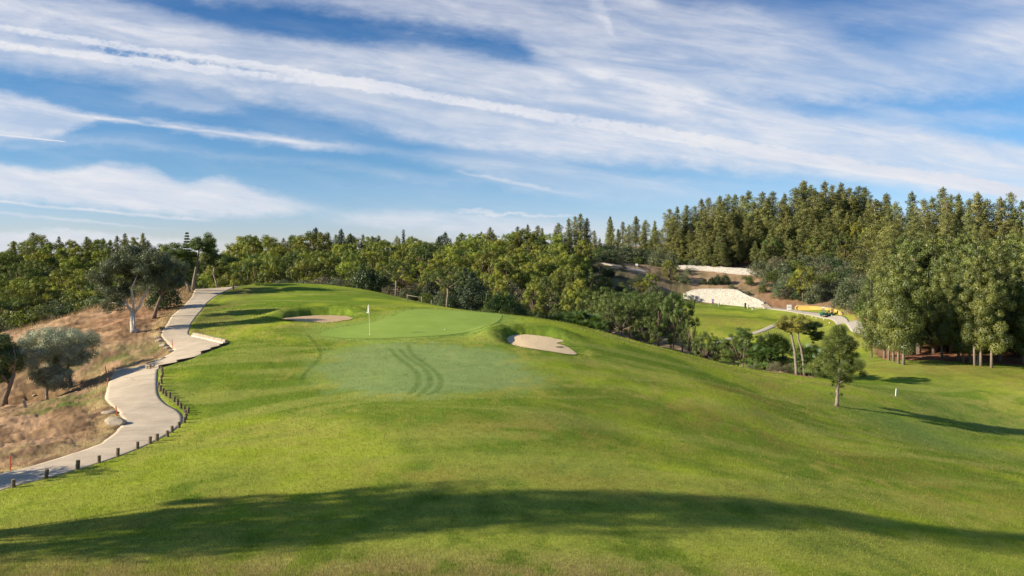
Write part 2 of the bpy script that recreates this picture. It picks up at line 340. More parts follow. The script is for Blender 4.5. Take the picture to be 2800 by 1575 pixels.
# ---------------------------------------------------------------- materials
def mat(name, col, rough=0.8, spec=0.3, var=0.25, scale=6.0, bump=0.0, bscale=30.0, col2=None, metal=0.0, coord='Object'):
    m = bpy.data.materials.new(name); m.use_nodes = True; nt = m.node_tree; N = nt.nodes; L = nt.links
    b = N['Principled BSDF']; b.inputs['Roughness'].default_value = rough; b.inputs['Specular IOR Level'].default_value = spec
    b.inputs['Metallic'].default_value = metal
    tc = N.new('ShaderNodeTexCoord'); n = N.new('ShaderNodeTexNoise'); n.inputs['Scale'].default_value = scale; n.inputs['Detail'].default_value = 6
    L.new(tc.outputs[coord], n.inputs['Vector'])
    mx = N.new('ShaderNodeMix'); mx.data_type = 'RGBA'
    mr = N.new('ShaderNodeMapRange'); mr.inputs[1].default_value = 0.3; mr.inputs[2].default_value = 0.7; L.new(n.outputs['Fac'], mr.inputs[0]); L.new(mr.outputs[0], mx.inputs[0])
    c2 = col2 or tuple(c * (1 - var) for c in col)
    mx.inputs[6].default_value = (*c2, 1); mx.inputs[7].default_value = (*col, 1)
    L.new(mx.outputs[2], b.inputs['Base Color'])
    if bump:
        n2 = N.new('ShaderNodeTexNoise'); n2.inputs['Scale'].default_value = bscale; n2.inputs['Detail'].default_value = 5; L.new(tc.outputs[coord], n2.inputs['Vector'])
        bp = N.new('ShaderNodeBump'); bp.inputs['Strength'].default_value = bump; bp.inputs['Distance'].default_value = 0.05
        L.new(n2.outputs['Fac'], bp.inputs['Height']); L.new(bp.outputs[0], b.inputs['Normal'])
    return m
def foliage(name, dark, light, trans=0.28, hue=0.03, val=0.25, tcol=None):
    m = bpy.data.materials.new(name); m.use_nodes = True; nt = m.node_tree; N = nt.nodes; L = nt.links
    N.remove(N['Principled BSDF']); out = N['Material Output']
    at = N.new('ShaderNodeAttribute'); at.attribute_name = 'tint'
    mx = N.new('ShaderNodeMix'); mx.data_type = 'RGBA'; L.new(at.outputs['Fac'], mx.inputs[0])
    mx.inputs[6].default_value = (*dark, 1); mx.inputs[7].default_value = (*light, 1)
    oi = N.new('ShaderNodeObjectInfo'); hs = N.new('ShaderNodeHueSaturation')
    def mr(src, a, b):
        q = N.new('ShaderNodeMapRange'); L.new(src, q.inputs[0]); q.inputs[3].default_value = a; q.inputs[4].default_value = b; return q.outputs[0]
    L.new(mr(oi.outputs['Random'], 0.5 - hue, 0.5 + hue), hs.inputs['Hue'])
    wn = N.new('ShaderNodeTexWhiteNoise'); wn.noise_dimensions = '1D'; L.new(oi.outputs['Random'], wn.inputs['W'])
    L.new(mr(wn.outputs['Value'], 1 - val, 1 + val), hs.inputs['Value']); L.new(mx.outputs[2], hs.inputs['Color'])
    d = N.new('ShaderNodeBsdfDiffuse'); t = N.new('ShaderNodeBsdfTranslucent'); L.new(hs.outputs[0], d.inputs[0])
    tm = N.new('ShaderNodeMix'); tm.data_type = 'RGBA'; tm.blend_type = 'MULTIPLY'; tm.inputs[0].default_value = 1.0
    tm.inputs[7].default_value = (*(tcol or (1.3, 1.25, 0.5)), 1); L.new(hs.outputs[0], tm.inputs[6]); L.new(tm.outputs[2], t.inputs[0])
    ms = N.new('ShaderNodeMixShader'); ms.inputs[0].default_value = trans; L.new(d.outputs[0], ms.inputs[1]); L.new(t.outputs[0], ms.inputs[2])
    g = N.new('ShaderNodeBsdfGlossy'); g.inputs['Roughness'].default_value = 0.45; g.inputs['Color'].default_value = (0.7, 0.75, 0.7, 1)
    m2 = N.new('ShaderNodeMixShader'); m2.inputs[0].default_value = 0.035; L.new(ms.outputs[0], m2.inputs[1]); L.new(g.outputs[0], m2.inputs[2])
    L.new(m2.outputs[0], out.inputs[0]); return m
# ---------------------------------------------------------------- near cart path (left edge | right edge)
PAIRS = [((-330, 1395), (-330, 1500)), ((-160, 1345), (-160, 1412)), ((0, 1296), (0, 1343)), ((83, 1276), (126, 1309)), ((169, 1250), (212, 1285)), ((251, 1224), (321, 1250)),
         ((290, 1203), (421, 1209)), ((331, 1165), (488, 1168)), ((334, 1145), (500, 1143)), ((322, 1125), (488, 1124)), ((305, 1110), (456, 1106)), ((287, 1088), (436, 1084)), ((292, 1067), (431, 1060)),
         ((309, 1022), (432, 1020)), ((359, 1006), (436, 1009)), ((410, 992), (480, 994)), ((448, 976), (540, 974)), ((473, 961), (598, 950)), ((463, 945), (612, 939)),
         ((450, 931), (560, 928)), ((441, 916), (518, 915)), ((446, 903), (520, 898)), ((453, 893), (525, 882)), ((469, 865), (552, 848)), ((487, 850), (560, 836)), ((505, 833), (573, 823)), ((524, 812), (600, 805))]
PL = []; PR = []
for l, r in PAIRS:
    a = proj(*l); b = proj(*r); PL.append(a[:2]); PR.append(b[:2])
# along the crest, by distance
for (xa, ya, xb, yb) in [((545 - 1400) / F * 93, 93, (640 - 1400) / F * 89, 89), ((590 - 1400) / F * 97, 97, (668 - 1400) / F * 92, 92),
                         ((680 - 1400) / F * 100, 100, (725 - 1400) / F * 96.5, 96.5), ((800 - 1400) / F * 103, 103, (805 - 1400) / F * 99.5, 99.5),
                         ((900 - 1400) / F * 105, 105, (895 - 1400) / F * 101.5, 101.5), ((980 - 1400) / F * 107, 107, (968 - 1400) / F * 103.5, 103.5), ((1040 - 1400) / F * 112, 112, (1025 - 1400) / F * 109, 109)]:
    PL.append((xa, ya)); PR.append((xb, yb))
PL = np.array(PL); PR = np.array(PR)
def resample(P, seg):
    out = []
    for i in range(len(P) - 1):   # Catmull-Rom
        p0, p1, p2, p3 = P[max(i - 1, 0)], P[i], P[i + 1], P[min(i + 2, len(P) - 1)]
        for t in np.arange(seg) / seg:
            out.append(0.5 * ((2 * p1) + (-p0 + p2) * t + (2 * p0 - 5 * p1 + 4 * p2 - p3) * t * t + (-p0 + 3 * p1 - 3 * p2 + p3) * t ** 3))
    out.append(P[-1]); return np.array(out)
PLs = resample(PL, 10); PRs = resample(PR, 10)
# ragged grass and dirt edges
PLs = PLs + (fbm(PLs[:, 0] * 1.5, PLs[:, 1] * 1.5, 3)[:, None] - 0.5) * np.array([0.16, 0.0])
CL = (PL + PR) / 2
# outline of everything that is not mown grass
EDGE = [tuple(p) for p in CL] + [(-14, 109), (-10, 103), (-7, 97.5), (0, 90.5), (3, 87), (8, 82), (13, 79), (19, 78), (25, 76.5), (27.5, 74), (27.6, 73)]
EDGE += [(30, 80), (29, 100), (28, 120), (31, 140), (35, 165), (39, 186), (42, 189.5), (48, 190.5), (56.5, 189.5), (58.5, 183), (61, 174), (68, 168), (66, 155), (63.5, 146), (60, 140), (53, 118), (46.5, 102), (45, 97), (52, 95.5), (60, 94), (75, 92), (100, 86), (130, 70), (300, 40), (3000, 0), (3000, 3300), (-3000, 3300), (-3000, -60), (-60, -20), (-30, 10)]
EDGE = np.array(EDGE)
FARP = [(2062, 839.5), (2095, 842), (2130, 845.5), (2180, 852), (2225, 859), (2258, 866), (2300, 877), (2340, 891), (2375, 904), (2420, 925)]
FARP = np.array([proj(*p)[:2] for p in FARP])
SIDEP = np.array([proj(2055, 914)[:2], proj(2095, 900)[:2], proj(2132, 886)[:2], proj(2160, 879)[:2]])
SIDEP2 = np.array([proj(1960, 940)[:2], proj(1985, 930)[:2], proj(2012, 922)[:2]])
GREEN = [(877, 916), (890, 906), (925, 898), (975, 889), (1030, 878), (1075, 865), (1120, 855), (1180, 850.5), (1260, 849.5), (1340, 853), (1372, 860), (1368, 874), (1345, 888), (1315, 898), (1270, 911), (1215, 918), (1150, 923), (1080, 926), (1010, 928), (940, 926), (895, 922)]
GREEN = np.array([proj(p[0], p[1])[:2] if p[1] > 856 else w3(p[0], p[1], 71.5 if p[0] < 1130 else 73)[:2] for p in GREEN])
GREEN = resample(np.vstack([GREEN, GREEN[:1]]), 4)[:-1]
def PP(*pts): return np.array([proj(*p)[:2] for p in pts])
DEW = PP((850, 1000), (900, 960), (1000, 935), (1200, 935), (1350, 950), (1440, 975), (1485, 1030), (1500, 1068), (1400, 1078), (1250, 1085), (1100, 1092), (980, 1085), (880, 1070), (835, 1040))
TRACKS = [PP((1068, 955), (1085, 975), (1120, 1000), (1142, 1025), (1140, 1055), (1118, 1080)), PP((1092, 955), (1120, 980), (1155, 1003), (1175, 1030), (1172, 1058), (1140, 1085)),
          PP((1117, 945), (1125, 965), (1160, 992), (1195, 1020), (1206, 1045), (1195, 1068), (1172, 1080)), PP((840, 915), (875, 960), (870, 985), (835, 1020), (822, 1050)),
          PP((1000, 930), (1090, 930), (1180, 928), (1250, 918), (1320, 904), (1375, 888)), PP((1180, 926), (1260, 914), (1330, 898), (1360, 884), (1400, 880))]
def gmix(a, b, t): return a * (1 - t[:, None]) + np.asarray(b) * t[:, None]
def blobs(x, y, L):
    t = np.zeros(x.shape)
    for (px, py, rx, ry, s) in L:   # centre pixel, radii in metres
        c = proj(px, py); t = np.maximum(t, s * np.exp(-((x - c[0]) / rx) ** 2 - ((y - c[1]) / ry) ** 2))
    return t
def surface(x, y, calm=False):
    """height, colour and wildness of the ground"""
    z = H(x, y)
    sd = poly_sd(x, y, EDGE)              # negative: bare or wild ground
    sdn = sd + (fbm(x * 0.8, y * 0.8, 21) - 0.5) * 1.2 * (np.hypot(x, y) > 20)
    wild = 1 - smooth(sdn, -0.35, 0.35)
    dp = line_d(x, y, CL); near = (np.hypot(x, y) < 400)
    far = smooth(np.hypot(x, y), 60, 130)
    ppoly = np.vstack([PLs, PRs[::-1]]); psd = poly_sd(x, y, ppoly)
    offp = smooth(psd, 0.15, 1.1)
    z = z + wild * offp * near * ((fbm(x * 0.5, y * 0.5, 5) - 0.5) * 0.5 + (fbm(x * 1.6, y * 1.6, 6) - 0.5) * 0.28 + (fbm(x * 5, y * 5, 9, 3) - 0.5) * 0.10 * (1 - far))
    z = z + (1 - wild) * offp * ((fbm(x * 0.22, y * 0.22, 31, 2) - 0.5) * 0.12)
    z = z - 0.05 * (1 - smooth(psd, -0.35, -0.05)) + 0.035 * smooth(psd, 0.02, 0.15) * (1 - smooth(psd, 0.2, 0.9))
    # ---- colour of turf and soil
    n1 = fbm(x * 0.10, y * 0.10, 41, 4); n2 = fbm(x * 0.33, y * 0.16, 43, 4); n3 = fbm(x * 1.3, y * 0.9, 45, 4)
    n4 = fbm(x * 0.05 + y * 0.03, y * 0.16, 47, 4); wx = (fbm(x * .07, y * .07, 101, 2) - .5) * 9; wy = (fbm(x * .07, y * .07, 103, 2) - .5) * 9; streak = fbm((x + 0.35 * y + wx) * 0.14, (y - 0.35 * x + wy) * 0.6, 49, 4)
    base = np.tile(np.array([0.130, 0.192, 0.024]), (len(x), 1))
    base = gmix(base, (0.265, 0.318, 0.032), smooth(n2 * 0.35 + n1 * 0.3 + n4 * 0.35, 0.42, 0.58) * 0.95)
    base = gmix(base, (0.310, 0.315, 0.075), smooth(streak, 0.44, 0.70) * 0.5)
    base = gmix(base, (0.092, 0.150, 0.022), smooth(n4 * 0.6 + streak * 0.4, 0.54, 0.72) * 0.45)         # yellow green swaths
    base = gmix(base, (0.330, 0.300, 0.070), smooth(n3 * 0.5 + n1 * 0.5, 0.52, 0.70) * 0.6)
    base = gmix(base, (0.310, 0.340, 0.055), np.clip(1 - (y - 20) / 18, 0, 1) * 0.75 * smooth(n3, 0.25, 0.6))
    base = gmix(base, (0.330, 0.260, 0.105), (1 - smooth(y - 0.08 * x, 17.2, 20.3)) * 0.75 * smooth(n3, 0.3, 0.65))
    base = gmix(base, (0.235, 0.170, 0.045), np.clip(blobs(x, y, [(2050, 1085, 4.0, 3.2, .55), (1880, 1060, 2.5, 2.0, .5), (2330, 1010, 9, 5, .3), (1950, 1150, 7, 3, .5), (2300, 1250, 6, 5, .45), (1500, 1180, 6, 2.5, .45), (2600, 1330, 5, 5, .4), (1200, 1300, 4, 1.5, .4), (1750, 1330, 6, 1.6, .4), (2600, 1000, 10, 5, .55), (700, 1380, 3, 1.2, .5), (300, 1450, 4, 1.2, .45), (2120, 1060, 3, 2, .4)]), 0, 1) * smooth(n3, 0.25, 0.7))
    base = gmix(base, (0.190, 0.165, 0.040), np.clip(blobs(x, y, [(2000, 880, 8, 12, .75), (2150, 900, 8, 10, .45), (2300, 925, 7, 12, .6), (2240, 885, 7, 8, .7), (2500, 1015, 14, 4, .65), (2750, 1030, 10, 6, .6), (700, 790, 6, 5, .25)]), 0, 1) * (0.5 + 0.7 * smooth(n3, 0.3, 0.7)).clip(0, 1))
    base = gmix(base, (0.15, 0.11, 0.05), np.clip(blobs(x, y, [(590, 880, 2.2, 4, .6), (560, 905, 2.0, 2.5, .6), (640, 800, 3.2, 3.5, .8), (600, 835, 2.4, 5, .7), (560, 870, 1.5, 5, .6)]), 0, 1) * smooth(n3, 0.2, 0.6))
    d = poly_sd(x, y, DEW) + (n3 - 0.5) * 3.5
    base = gmix(base, (0.195, 0.265, 0.095), (1 - smooth(d, -2.0, 0.9)) * 0.8)
    gd = poly_sd(x, y, GREEN)
    base = gmix(base, (0.215, 0.292, 0.060), (1 - smooth(gd + (n3 - .5) * 1.6, 0.1, 2.4)) * 0.95); base = gmix(base, (0.07, 0.12, 0.02), (1 - smooth(np.abs(gd - 0.15), 0.0, 0.14)) * 0.6 * smooth(fbm(x * .4, y * .4, 99, 2), .35, .55))
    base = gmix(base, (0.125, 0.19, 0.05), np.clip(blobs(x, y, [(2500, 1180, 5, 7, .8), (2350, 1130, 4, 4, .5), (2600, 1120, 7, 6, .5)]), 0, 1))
    td = np.full(len(x), 9.0); sel = (y > 36) & (y < 75) & (np.abs(x) < 22)
    for k, T in enumerate(TRACKS):
        w = 0.17 if k < 3 else 0.12
        td[sel] = np.minimum(td[sel], line_d(x[sel], y[sel], resample(T, 4)) / w)
    base = gmix(base, (0.060, 0.115, 0.020), (1 - smooth(td, 0.4, 1.5)) * 0.42)
    # longer, darker grass on the bunker faces
    for b in BUNK[:2]:
        s = poly_sd(x, y, b['P']); base = gmix(base, (0.085, 0.135, 0.020), (1 - smooth(s, 0.5, 1.6)) * smooth(fbm(x * 3, y * 3, 8), 0.3, 0.6) * 0.8)
    # soils
    soil = np.tile(np.array([0.330, 0.215, 0.125]), (len(x), 1))
    soil = gmix(soil, (0.205, 0.130, 0.068), smooth(fbm(x * 0.35, y * 0.35, 51), 0.42, 0.62) * 0.8)
    soil = gmix(soil, (0.115, 0.072, 0.042), smooth(fbm(x * 0.9, y * 0.9, 53), 0.50, 0.68) * 0.7)
    soil = gmix(soil, (0.46, 0.35, 0.15), (1 - smooth(psd, 0.1, 1.5)) * smooth(n3, 0.3, 0.6) * 0.75)   # straw along the path
    gp = blobs(x, y, [(330, 970, 2.5, 2.5, .7), (420, 955, 1.5, 2.0, .6), (250, 1000, 3, 2, .5), (150, 1110, 2.4, 0.8, 1.0), (200, 1085, 2.0, 1.0, .9), (100, 1230, 1.3, .8, .6), (60, 1250, 1.2, .6, .6), (110, 1125, 1.2, .5, .7)])
    soil = gmix(soil, (0.09, 0.13, 0.03), np.clip(gp, 0, 1) * smooth(n3, 0.25, 0.55))
    red = blobs(x, y, [(500, 790, 4, 10, .9), (420, 850, 4, 8, .5), (1485, 838, 7, 10, 1), (2030, 725, 12, 8, 1)]) + smooth(y, 84, 92) * smooth(x / np.maximum(y, 1), 0.42, 0.48) * (1 - smooth(y, 150, 190))
    red = red + blobs(x, y, [(2130, 833, 4, 6, .8), (2330, 872, 6, 8, .9)]) + ((y > 150) & (x > 60)) * 0.3
    soil = gmix(soil, (0.215, 0.095, 0.050), np.clip(red, 0, 1) * 0.9)
    hill = smooth(y, 100, 130) * (1 - smooth(x / np.maximum(y, 1), 0.25, 0.33) * 0.5)
    soil = gmix(soil, (0.27, 0.20, 0.115), hill * 0.6); soil = gmix(soil, (0.10, 0.10, 0.045), hill * smooth(fbm(x * 0.12, y * 0.12, 57), 0.45, 0.6) * 0.7)
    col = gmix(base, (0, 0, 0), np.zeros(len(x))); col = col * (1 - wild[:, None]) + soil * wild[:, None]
    col *= (0.86 + 0.28 * fbm(x * 2.2, y * 2.2, 61, 3))[:, None]
    return z, col, wild, psd
def build_ground():
    us = np.concatenate([-np.geomspace(6, 0.76, 26)[:-1], np.arange(-0.76, 0.7601, 0.0016), np.geomspace(0.76, 6, 26)[1:]])
    ys = [1.2]
    while ys[-1] < 9: ys.append(ys[-1] * 1.05)
    while ys[-1] < 118: ys.append(ys[-1] * 1.0055)
    while ys[-1] < 330: ys.append(ys[-1] * 1.0095)
    while ys[-1] < 3200: ys.append(ys[-1] * 1.12)
    ys = np.array(ys); U, Yg = np.meshgrid(us, ys); x = (U * Yg).ravel(); y = Yg.ravel()
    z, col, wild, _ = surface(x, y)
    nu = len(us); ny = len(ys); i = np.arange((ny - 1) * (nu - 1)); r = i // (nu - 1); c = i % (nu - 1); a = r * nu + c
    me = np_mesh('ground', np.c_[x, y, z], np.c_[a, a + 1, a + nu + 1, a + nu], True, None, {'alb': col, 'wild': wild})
    m = bpy.data.materials.new('turf_and_soil'); m.use_nodes = True; nt = m.node_tree; N = nt.nodes; L = nt.links; b = N['Principled BSDF']
    b.inputs['Roughness'].default_value = 0.85; b.inputs['Specular IOR Level'].default_value = 0.0
    at = N.new('ShaderNodeAttribute'); at.attribute_name = 'alb'; aw = N.new('ShaderNodeAttribute'); aw.attribute_name = 'wild'
    tc = N.new('ShaderNodeTexCoord')
    def noise(s, det=4, r=0.6):
        n = N.new('ShaderNodeTexNoise'); n.inputs['Scale'].default_value = s; n.inputs['Detail'].default_value = det; n.inputs['Roughness'].default_value = r
        L.new(tc.outputs['Object'], n.inputs['Vector']); return n.outputs['Fac']
    def mr(src, a, bb, c, d):
        q = N.new('ShaderNodeMapRange'); L.new(src, q.inputs[0]); q.inputs[1].default_value = a; q.inputs[2].default_value = bb; q.inputs[3].default_value = c; q.inputs[4].default_value = d; return q.outputs[0]
    def mul(a, bb, op='MULTIPLY'):
        q = N.new('ShaderNodeMath'); q.operation = op; L.new(a, q.inputs[0])
        if isinstance(bb, float): q.inputs[1].default_value = bb
        else: L.new(bb, q.inputs[1])
        return q.outputs[0]
    g = mul(mr(noise(34, 6, 0.75), 0.3, 0.7, 0.62, 1.38), mr(noise(5.5, 4), 0.3, 0.7, 0.88, 1.12))
    vm = N.new('ShaderNodeVectorMath'); vm.operation = 'SCALE'; L.new(at.outputs['Color'], vm.inputs[0]); L.new(g, vm.inputs['Scale'])
    # odd dry blades and weeds
    dry = mr(noise(21, 3, 0.8), 0.60, 0.70, 0.0, 0.38)
    mx = N.new('ShaderNodeMix'); mx.data_type = 'RGBA'; L.new(dry, mx.inputs[0]); L.new(vm.outputs[0], mx.inputs[6]); mx.inputs[7].default_value = (0.30, 0.26, 0.10, 1)
    L.new(mx.outputs[2], b.inputs['Base Color'])
    bp = N.new('ShaderNodeBump'); bp.inputs['Strength'].default_value = 0.6; bp.inputs['Distance'].default_value = 0.03
    L.new(mul(noise(28, 6, 0.8), noise(60, 3, 0.8), 'ADD'), bp.inputs['Height']); L.new(bp.outputs[0], b.inputs['Normal'])
    o = link('ground', me, m); tag(o, kind='structure'); return o
build_ground()

# ---------------------------------------------------------------- standing blades of grass
def build_grass():
    rng = np.random.default_rng(9); N = 520000
    Y0, Y1 = 15.0, 75.0; t = rng.random(N); yy = Y0 * (Y1 / Y0) ** (t ** 1.7); uu = rng.uniform(-0.72, 0.72, N); x = uu * yy
    z, col, wild, psd = surface(x, yy); k = (wild < 0.4) & (psd > 0.02) & (poly_sd(x, yy, GREEN) > 0.15)
    for bk in BUNK: k &= poly_sd(x, yy, bk['P']) > 0.02
    k &= (poly_sd(x, yy, DEW) > 0) | (rng.random(N) < 0.35)
    x, yy, z, col = x[k], yy[k], z[k], col[k]; n = len(x)
    h = (0.026 + 0.030 * rng.random(n)) * (0.8 + yy / 40) * (1 + 0.9 * (1 - smooth(yy, 16.5, 19.5))) * (0.7 + 0.6 * fbm(x * 2, yy * 2, 90, 3)); w = 0.0042 * (yy / 17) ** 0.8
    a = rng.uniform(0, 6.283, n); lean = rng.uniform(0, 0.9, n) * h; b = rng.uniform(0, 6.283, n)
    P = np.c_[x, yy, z - 0.004]; s = np.c_[np.cos(a), np.sin(a), np.zeros(n)] * w[:, None]; tip = P + np.c_[np.cos(b) * lean, np.sin(b) * lean, h]
    V = np.stack([P - s, P + s, tip], 1).reshape(-1, 3); q = rng.random(n); v = (0.5 + 0.8 * rng.random(n))[:, None]
    c = col * v; c = c * 0.92; c = np.where((q > 0.93 - 0.35 * (1 - smooth(yy, 16.5, 20)))[:, None], np.array([0.34, 0.27, 0.11]) * v, c); C3 = np.repeat(c, 3, 0)
    me = np_mesh('turf_blades', V, np.arange(n * 3).reshape(-1, 3), False, None, {'alb': C3})
    m = bpy.data.materials.new('grass_blades'); m.use_nodes = True; nt = m.node_tree; Nn = nt.nodes; L = nt.links; Nn.remove(Nn['Principled BSDF'])
    at = Nn.new('ShaderNodeAttribute'); at.attribute_name = 'alb'; d = Nn.new('ShaderNodeBsdfDiffuse'); t2 = Nn.new('ShaderNodeBsdfTranslucent'); mx = Nn.new('ShaderNodeMixShader'); mx.inputs[0].default_value = 0.35
    L.new(at.outputs['Color'], d.inputs[0]); L.new(at.outputs['Color'], t2.inputs[0]); L.new(d.outputs[0], mx.inputs[1]); L.new(t2.outputs[0], mx.inputs[2]); L.new(mx.outputs[0], Nn['Material Output'].inputs[0])
    o = link('turf_grass', me, m); tag(o, 'short mown grass blades standing on the foreground turf', 'grass', kind='stuff')
build_grass()
# dry straw on the bare slope and along the path's outer edge
def build_straw():
    rng = np.random.default_rng(19); N = 90000
    yy = rng.uniform(22, 100, N); x = rng.uniform(-0.72, -0.2, N) * yy
    z, col, wild, psd = surface(x, yy); dens = smooth(fbm(x * 0.5, yy * 0.5, 93), 0.5, 0.7) * 0.14 + (psd < 1.3) * 0.8 + smooth(yy, 74, 80) * 0.9
    k = (wild > 0.9) & (psd > 0.1) & (rng.random(N) < dens); x, yy, z = x[k], yy[k], z[k]; n = len(x)
    h = (0.07 + 0.13 * rng.random(n)) * (1 + 2.5 * smooth(yy, 74, 82)); w = 0.007 * (yy / 30); a = rng.uniform(0, 6.283, n); b = rng.uniform(0, 6.283, n); P = np.c_[x, yy, z - 0.01]
    s = np.c_[np.cos(a), np.sin(a), np.zeros(n)] * w[:, None]; tip = P + np.c_[np.cos(b) * h * .5, np.sin(b) * h * .5, h]
    me = np_mesh('straw_blades', np.stack([P - s, P + s, tip], 1).reshape(-1, 3), np.arange(n * 3).reshape(-1, 3))
    o = link('dry_grass', me, mat('straw', (0.40, 0.29, 0.14), 0.9, 0.1, 0.45, 1.2)); tag(o, 'dry straw coloured grass on the bare slope left of the path', 'dry grass', kind='stuff')
build_straw()

def ribbon(name, A, B, n, mtl, dz=0.012, label=None):
    k = len(A); t = np.linspace(0, 1, n + 1)
    P = A[:, None, :] * (1 - t)[None, :, None] + B[:, None, :] * t[None, :, None]; P = P.reshape(-1, 2)
    z = H(P[:, 0], P[:, 1]) + dz + 0.02 * np.sin(np.pi * np.tile(t, k))
    # skirts so the slab has an edge
    V = np.c_[P, z]; i = np.arange((k - 1) * n); r = i // n; c = i % n; a = r * (n + 1) + c
    Fq = np.c_[a, a + 1, a + n + 2, a + n + 1]
    s0 = V[np.arange(k) * (n + 1)].copy(); s1 = V[np.arange(k) * (n + 1) + n].copy(); s0[:, 2] -= 0.2; s1[:, 2] -= 0.2
    b0 = len(V); V = np.vstack([V, s0, s1]); j = np.arange(k - 1)
    Fq = np.vstack([Fq, np.c_[b0 + j, j * (n + 1), (j + 1) * (n + 1), b0 + j + 1], np.c_[j * (n + 1) + n, b0 + k + j, b0 + k + j + 1, (j + 1) * (n + 1) + n]])
    o = link(name, np_mesh(name, V, Fq[:, ::-1] if False else Fq), mtl); tag(o, kind='structure'); return o
M_PATH = mat('worn_concrete', (0.52, 0.43, 0.305), 0.9, 0.12, 0.24, 0.9, 0.35, 30)
def path_detail(m):
    nt = m.node_tree; N = nt.nodes; L = nt.links; b = N['Principled BSDF']; src = b.inputs['Base Color'].links[0].from_socket
    tc = N.new('ShaderNodeTexCoord')
    n = N.new('ShaderNodeTexNoise'); n.inputs['Scale'].default_value = 22; n.inputs['Detail'].default_value = 5; L.new(tc.outputs['Object'], n.inputs[0])
    v = N.new('ShaderNodeTexVoronoi'); v.feature = 'DISTANCE_TO_EDGE'; v.inputs['Scale'].default_value = 0.22
    n0 = N.new('ShaderNodeTexNoise'); n0.inputs['Scale'].default_value = 1.3; L.new(tc.outputs['Object'], n0.inputs[0])
    va = N.new('ShaderNodeMix'); va.data_type = 'RGBA'; va.inputs[0].default_value = 0.25; L.new(tc.outputs['Object'], va.inputs[6]); L.new(n0.outputs['Color'], va.inputs[7]); L.new(va.outputs[2], v.inputs['Vector'])
    c = N.new('ShaderNodeMapRange'); c.inputs[1].default_value = 0.0; c.inputs[2].default_value = 0.010; c.inputs[3].default_value = 0.72; L.new(v.outputs['Distance'], c.inputs[0])
    g = N.new('ShaderNodeMapRange'); g.inputs[1].default_value = 0.3; g.inputs[2].default_value = 0.7; g.inputs[3].default_value = 0.86; g.inputs[4].default_value = 1.1; L.new(n.outputs['Fac'], g.inputs[0])
    sx = N.new('ShaderNodeSeparateXYZ'); L.new(va.outputs[2], sx.inputs[0]); pp = N.new('ShaderNodeMath'); pp.operation = 'PINGPONG'; pp.inputs[1].default_value = 3.1; L.new(sx.outputs['Y'], pp.inputs[0])
    jr = N.new('ShaderNodeMapRange'); jr.inputs[1].default_value = 0.015; jr.inputs[2].default_value = 0.05; jr.inputs[3].default_value = 0.78; L.new(pp.outputs[0], jr.inputs[0])
    n5 = N.new('ShaderNodeTexNoise'); n5.inputs['Scale'].default_value = 1.0; n5.inputs['Detail'].default_value = 4; mp = N.new('ShaderNodeMapping'); mp.inputs['Scale'].default_value = (0.35, 3.0, 1); L.new(tc.outputs['Object'], mp.inputs[0]); L.new(mp.outputs[0], n5.inputs[0])
    st = N.new('ShaderNodeMapRange'); st.inputs[1].default_value = 0.35; st.inputs[2].default_value = 0.65; st.inputs[3].default_value = 0.92; st.inputs[4].default_value = 1.04; L.new(n5.outputs['Fac'], st.inputs[0])
    m0 = N.new('ShaderNodeMath'); m0.operation = 'MULTIPLY'; L.new(c.outputs[0], m0.inputs[0]); L.new(jr.outputs[0], m0.inputs[1]); m1 = N.new('ShaderNodeMath'); m1.operation = 'MULTIPLY'; L.new(m0.outputs[0], m1.inputs[0]); L.new(st.outputs[0], m1.inputs[1])
    mu = N.new('ShaderNodeMath'); mu.operation = 'MULTIPLY'; L.new(m1.outputs[0], mu.inputs[0]); L.new(g.outputs[0], mu.inputs[1])
    vm = N.new('ShaderNodeVectorMath'); vm.operation = 'SCALE'; L.new(src, vm.inputs[0]); L.new(mu.outputs[0], vm.inputs['Scale']); L.new(vm.outputs[0], b.inputs['Base Color'])
path_detail(M_PATH)
ribbon('cart_path', PLs, PRs, 14, M_PATH)
def offset(C, w):
    C = resample(C, 8); d = np.gradient(C, axis=0); d /= np.linalg.norm(d, axis=1)[:, None]; n = np.c_[-d[:, 1], d[:, 0]]
    return C + n * w / 2, C - n * w / 2
M_PATH2 = mat('pale_concrete', (0.38, 0.34, 0.275), 0.9, 0.15, 0.15, 0.8, 0.3, 20)
A, B = offset(FARP, 2.3); ribbon('far_cart_path', A, B, 6, M_PATH2, 0.06)
A, B = offset(SIDEP, 1.3); ribbon('footpath', A, B, 4, M_PATH2, 0.05)
A, B = offset(SIDEP2, 1.3); ribbon('footpath', A, B, 4, M_PATH2, 0.05)
HP = np.array([proj(*p)[:2] for p in ((1636, 719), (1680, 727), (1720, 735), (1765, 744))]); A, B = offset(HP, 1.6); ribbon('hillside_path', A, B, 4, M_PATH2, 0.18)

def sheet(name, P, zf, mtl, rings=14, grow=1.0):
    c = P.mean(0); V = [np.array([[c[0], c[1]]])]; k = len(P)
    for r in range(1, rings + 1): V.append(c + (P - c) * grow * r / rings)
    V = np.vstack(V); z = zf(V[:, 0], V[:, 1]); j = np.arange(k); jn = (j + 1) % k; Fs = []
    tri = np.c_[np.zeros(k, int), 1 + j, 1 + jn, 1 + jn]
    bm = bmesh.new(); vs = [bm.verts.new((float(a), float(b), float(q))) for (a, b), q in zip(V, z)]
    for t in range(k): bm.faces.new((vs[0], vs[1 + t], vs[1 + (t + 1) % k]))
    for r in range(rings - 1):
        o = 1 + r * k
        for t in range(k): bm.faces.new((vs[o + t], vs[o + k + t], vs[o + k + (t + 1) % k], vs[o + (t + 1) % k]))
    bmesh.ops.recalc_face_normals(bm, faces=bm.faces[:])
    if sum(f.normal.z for f in bm.faces) < 0: bmesh.ops.reverse_faces(bm, faces=bm.faces[:])
    return bm_obj(name, bm, mtl, smoothf=True)
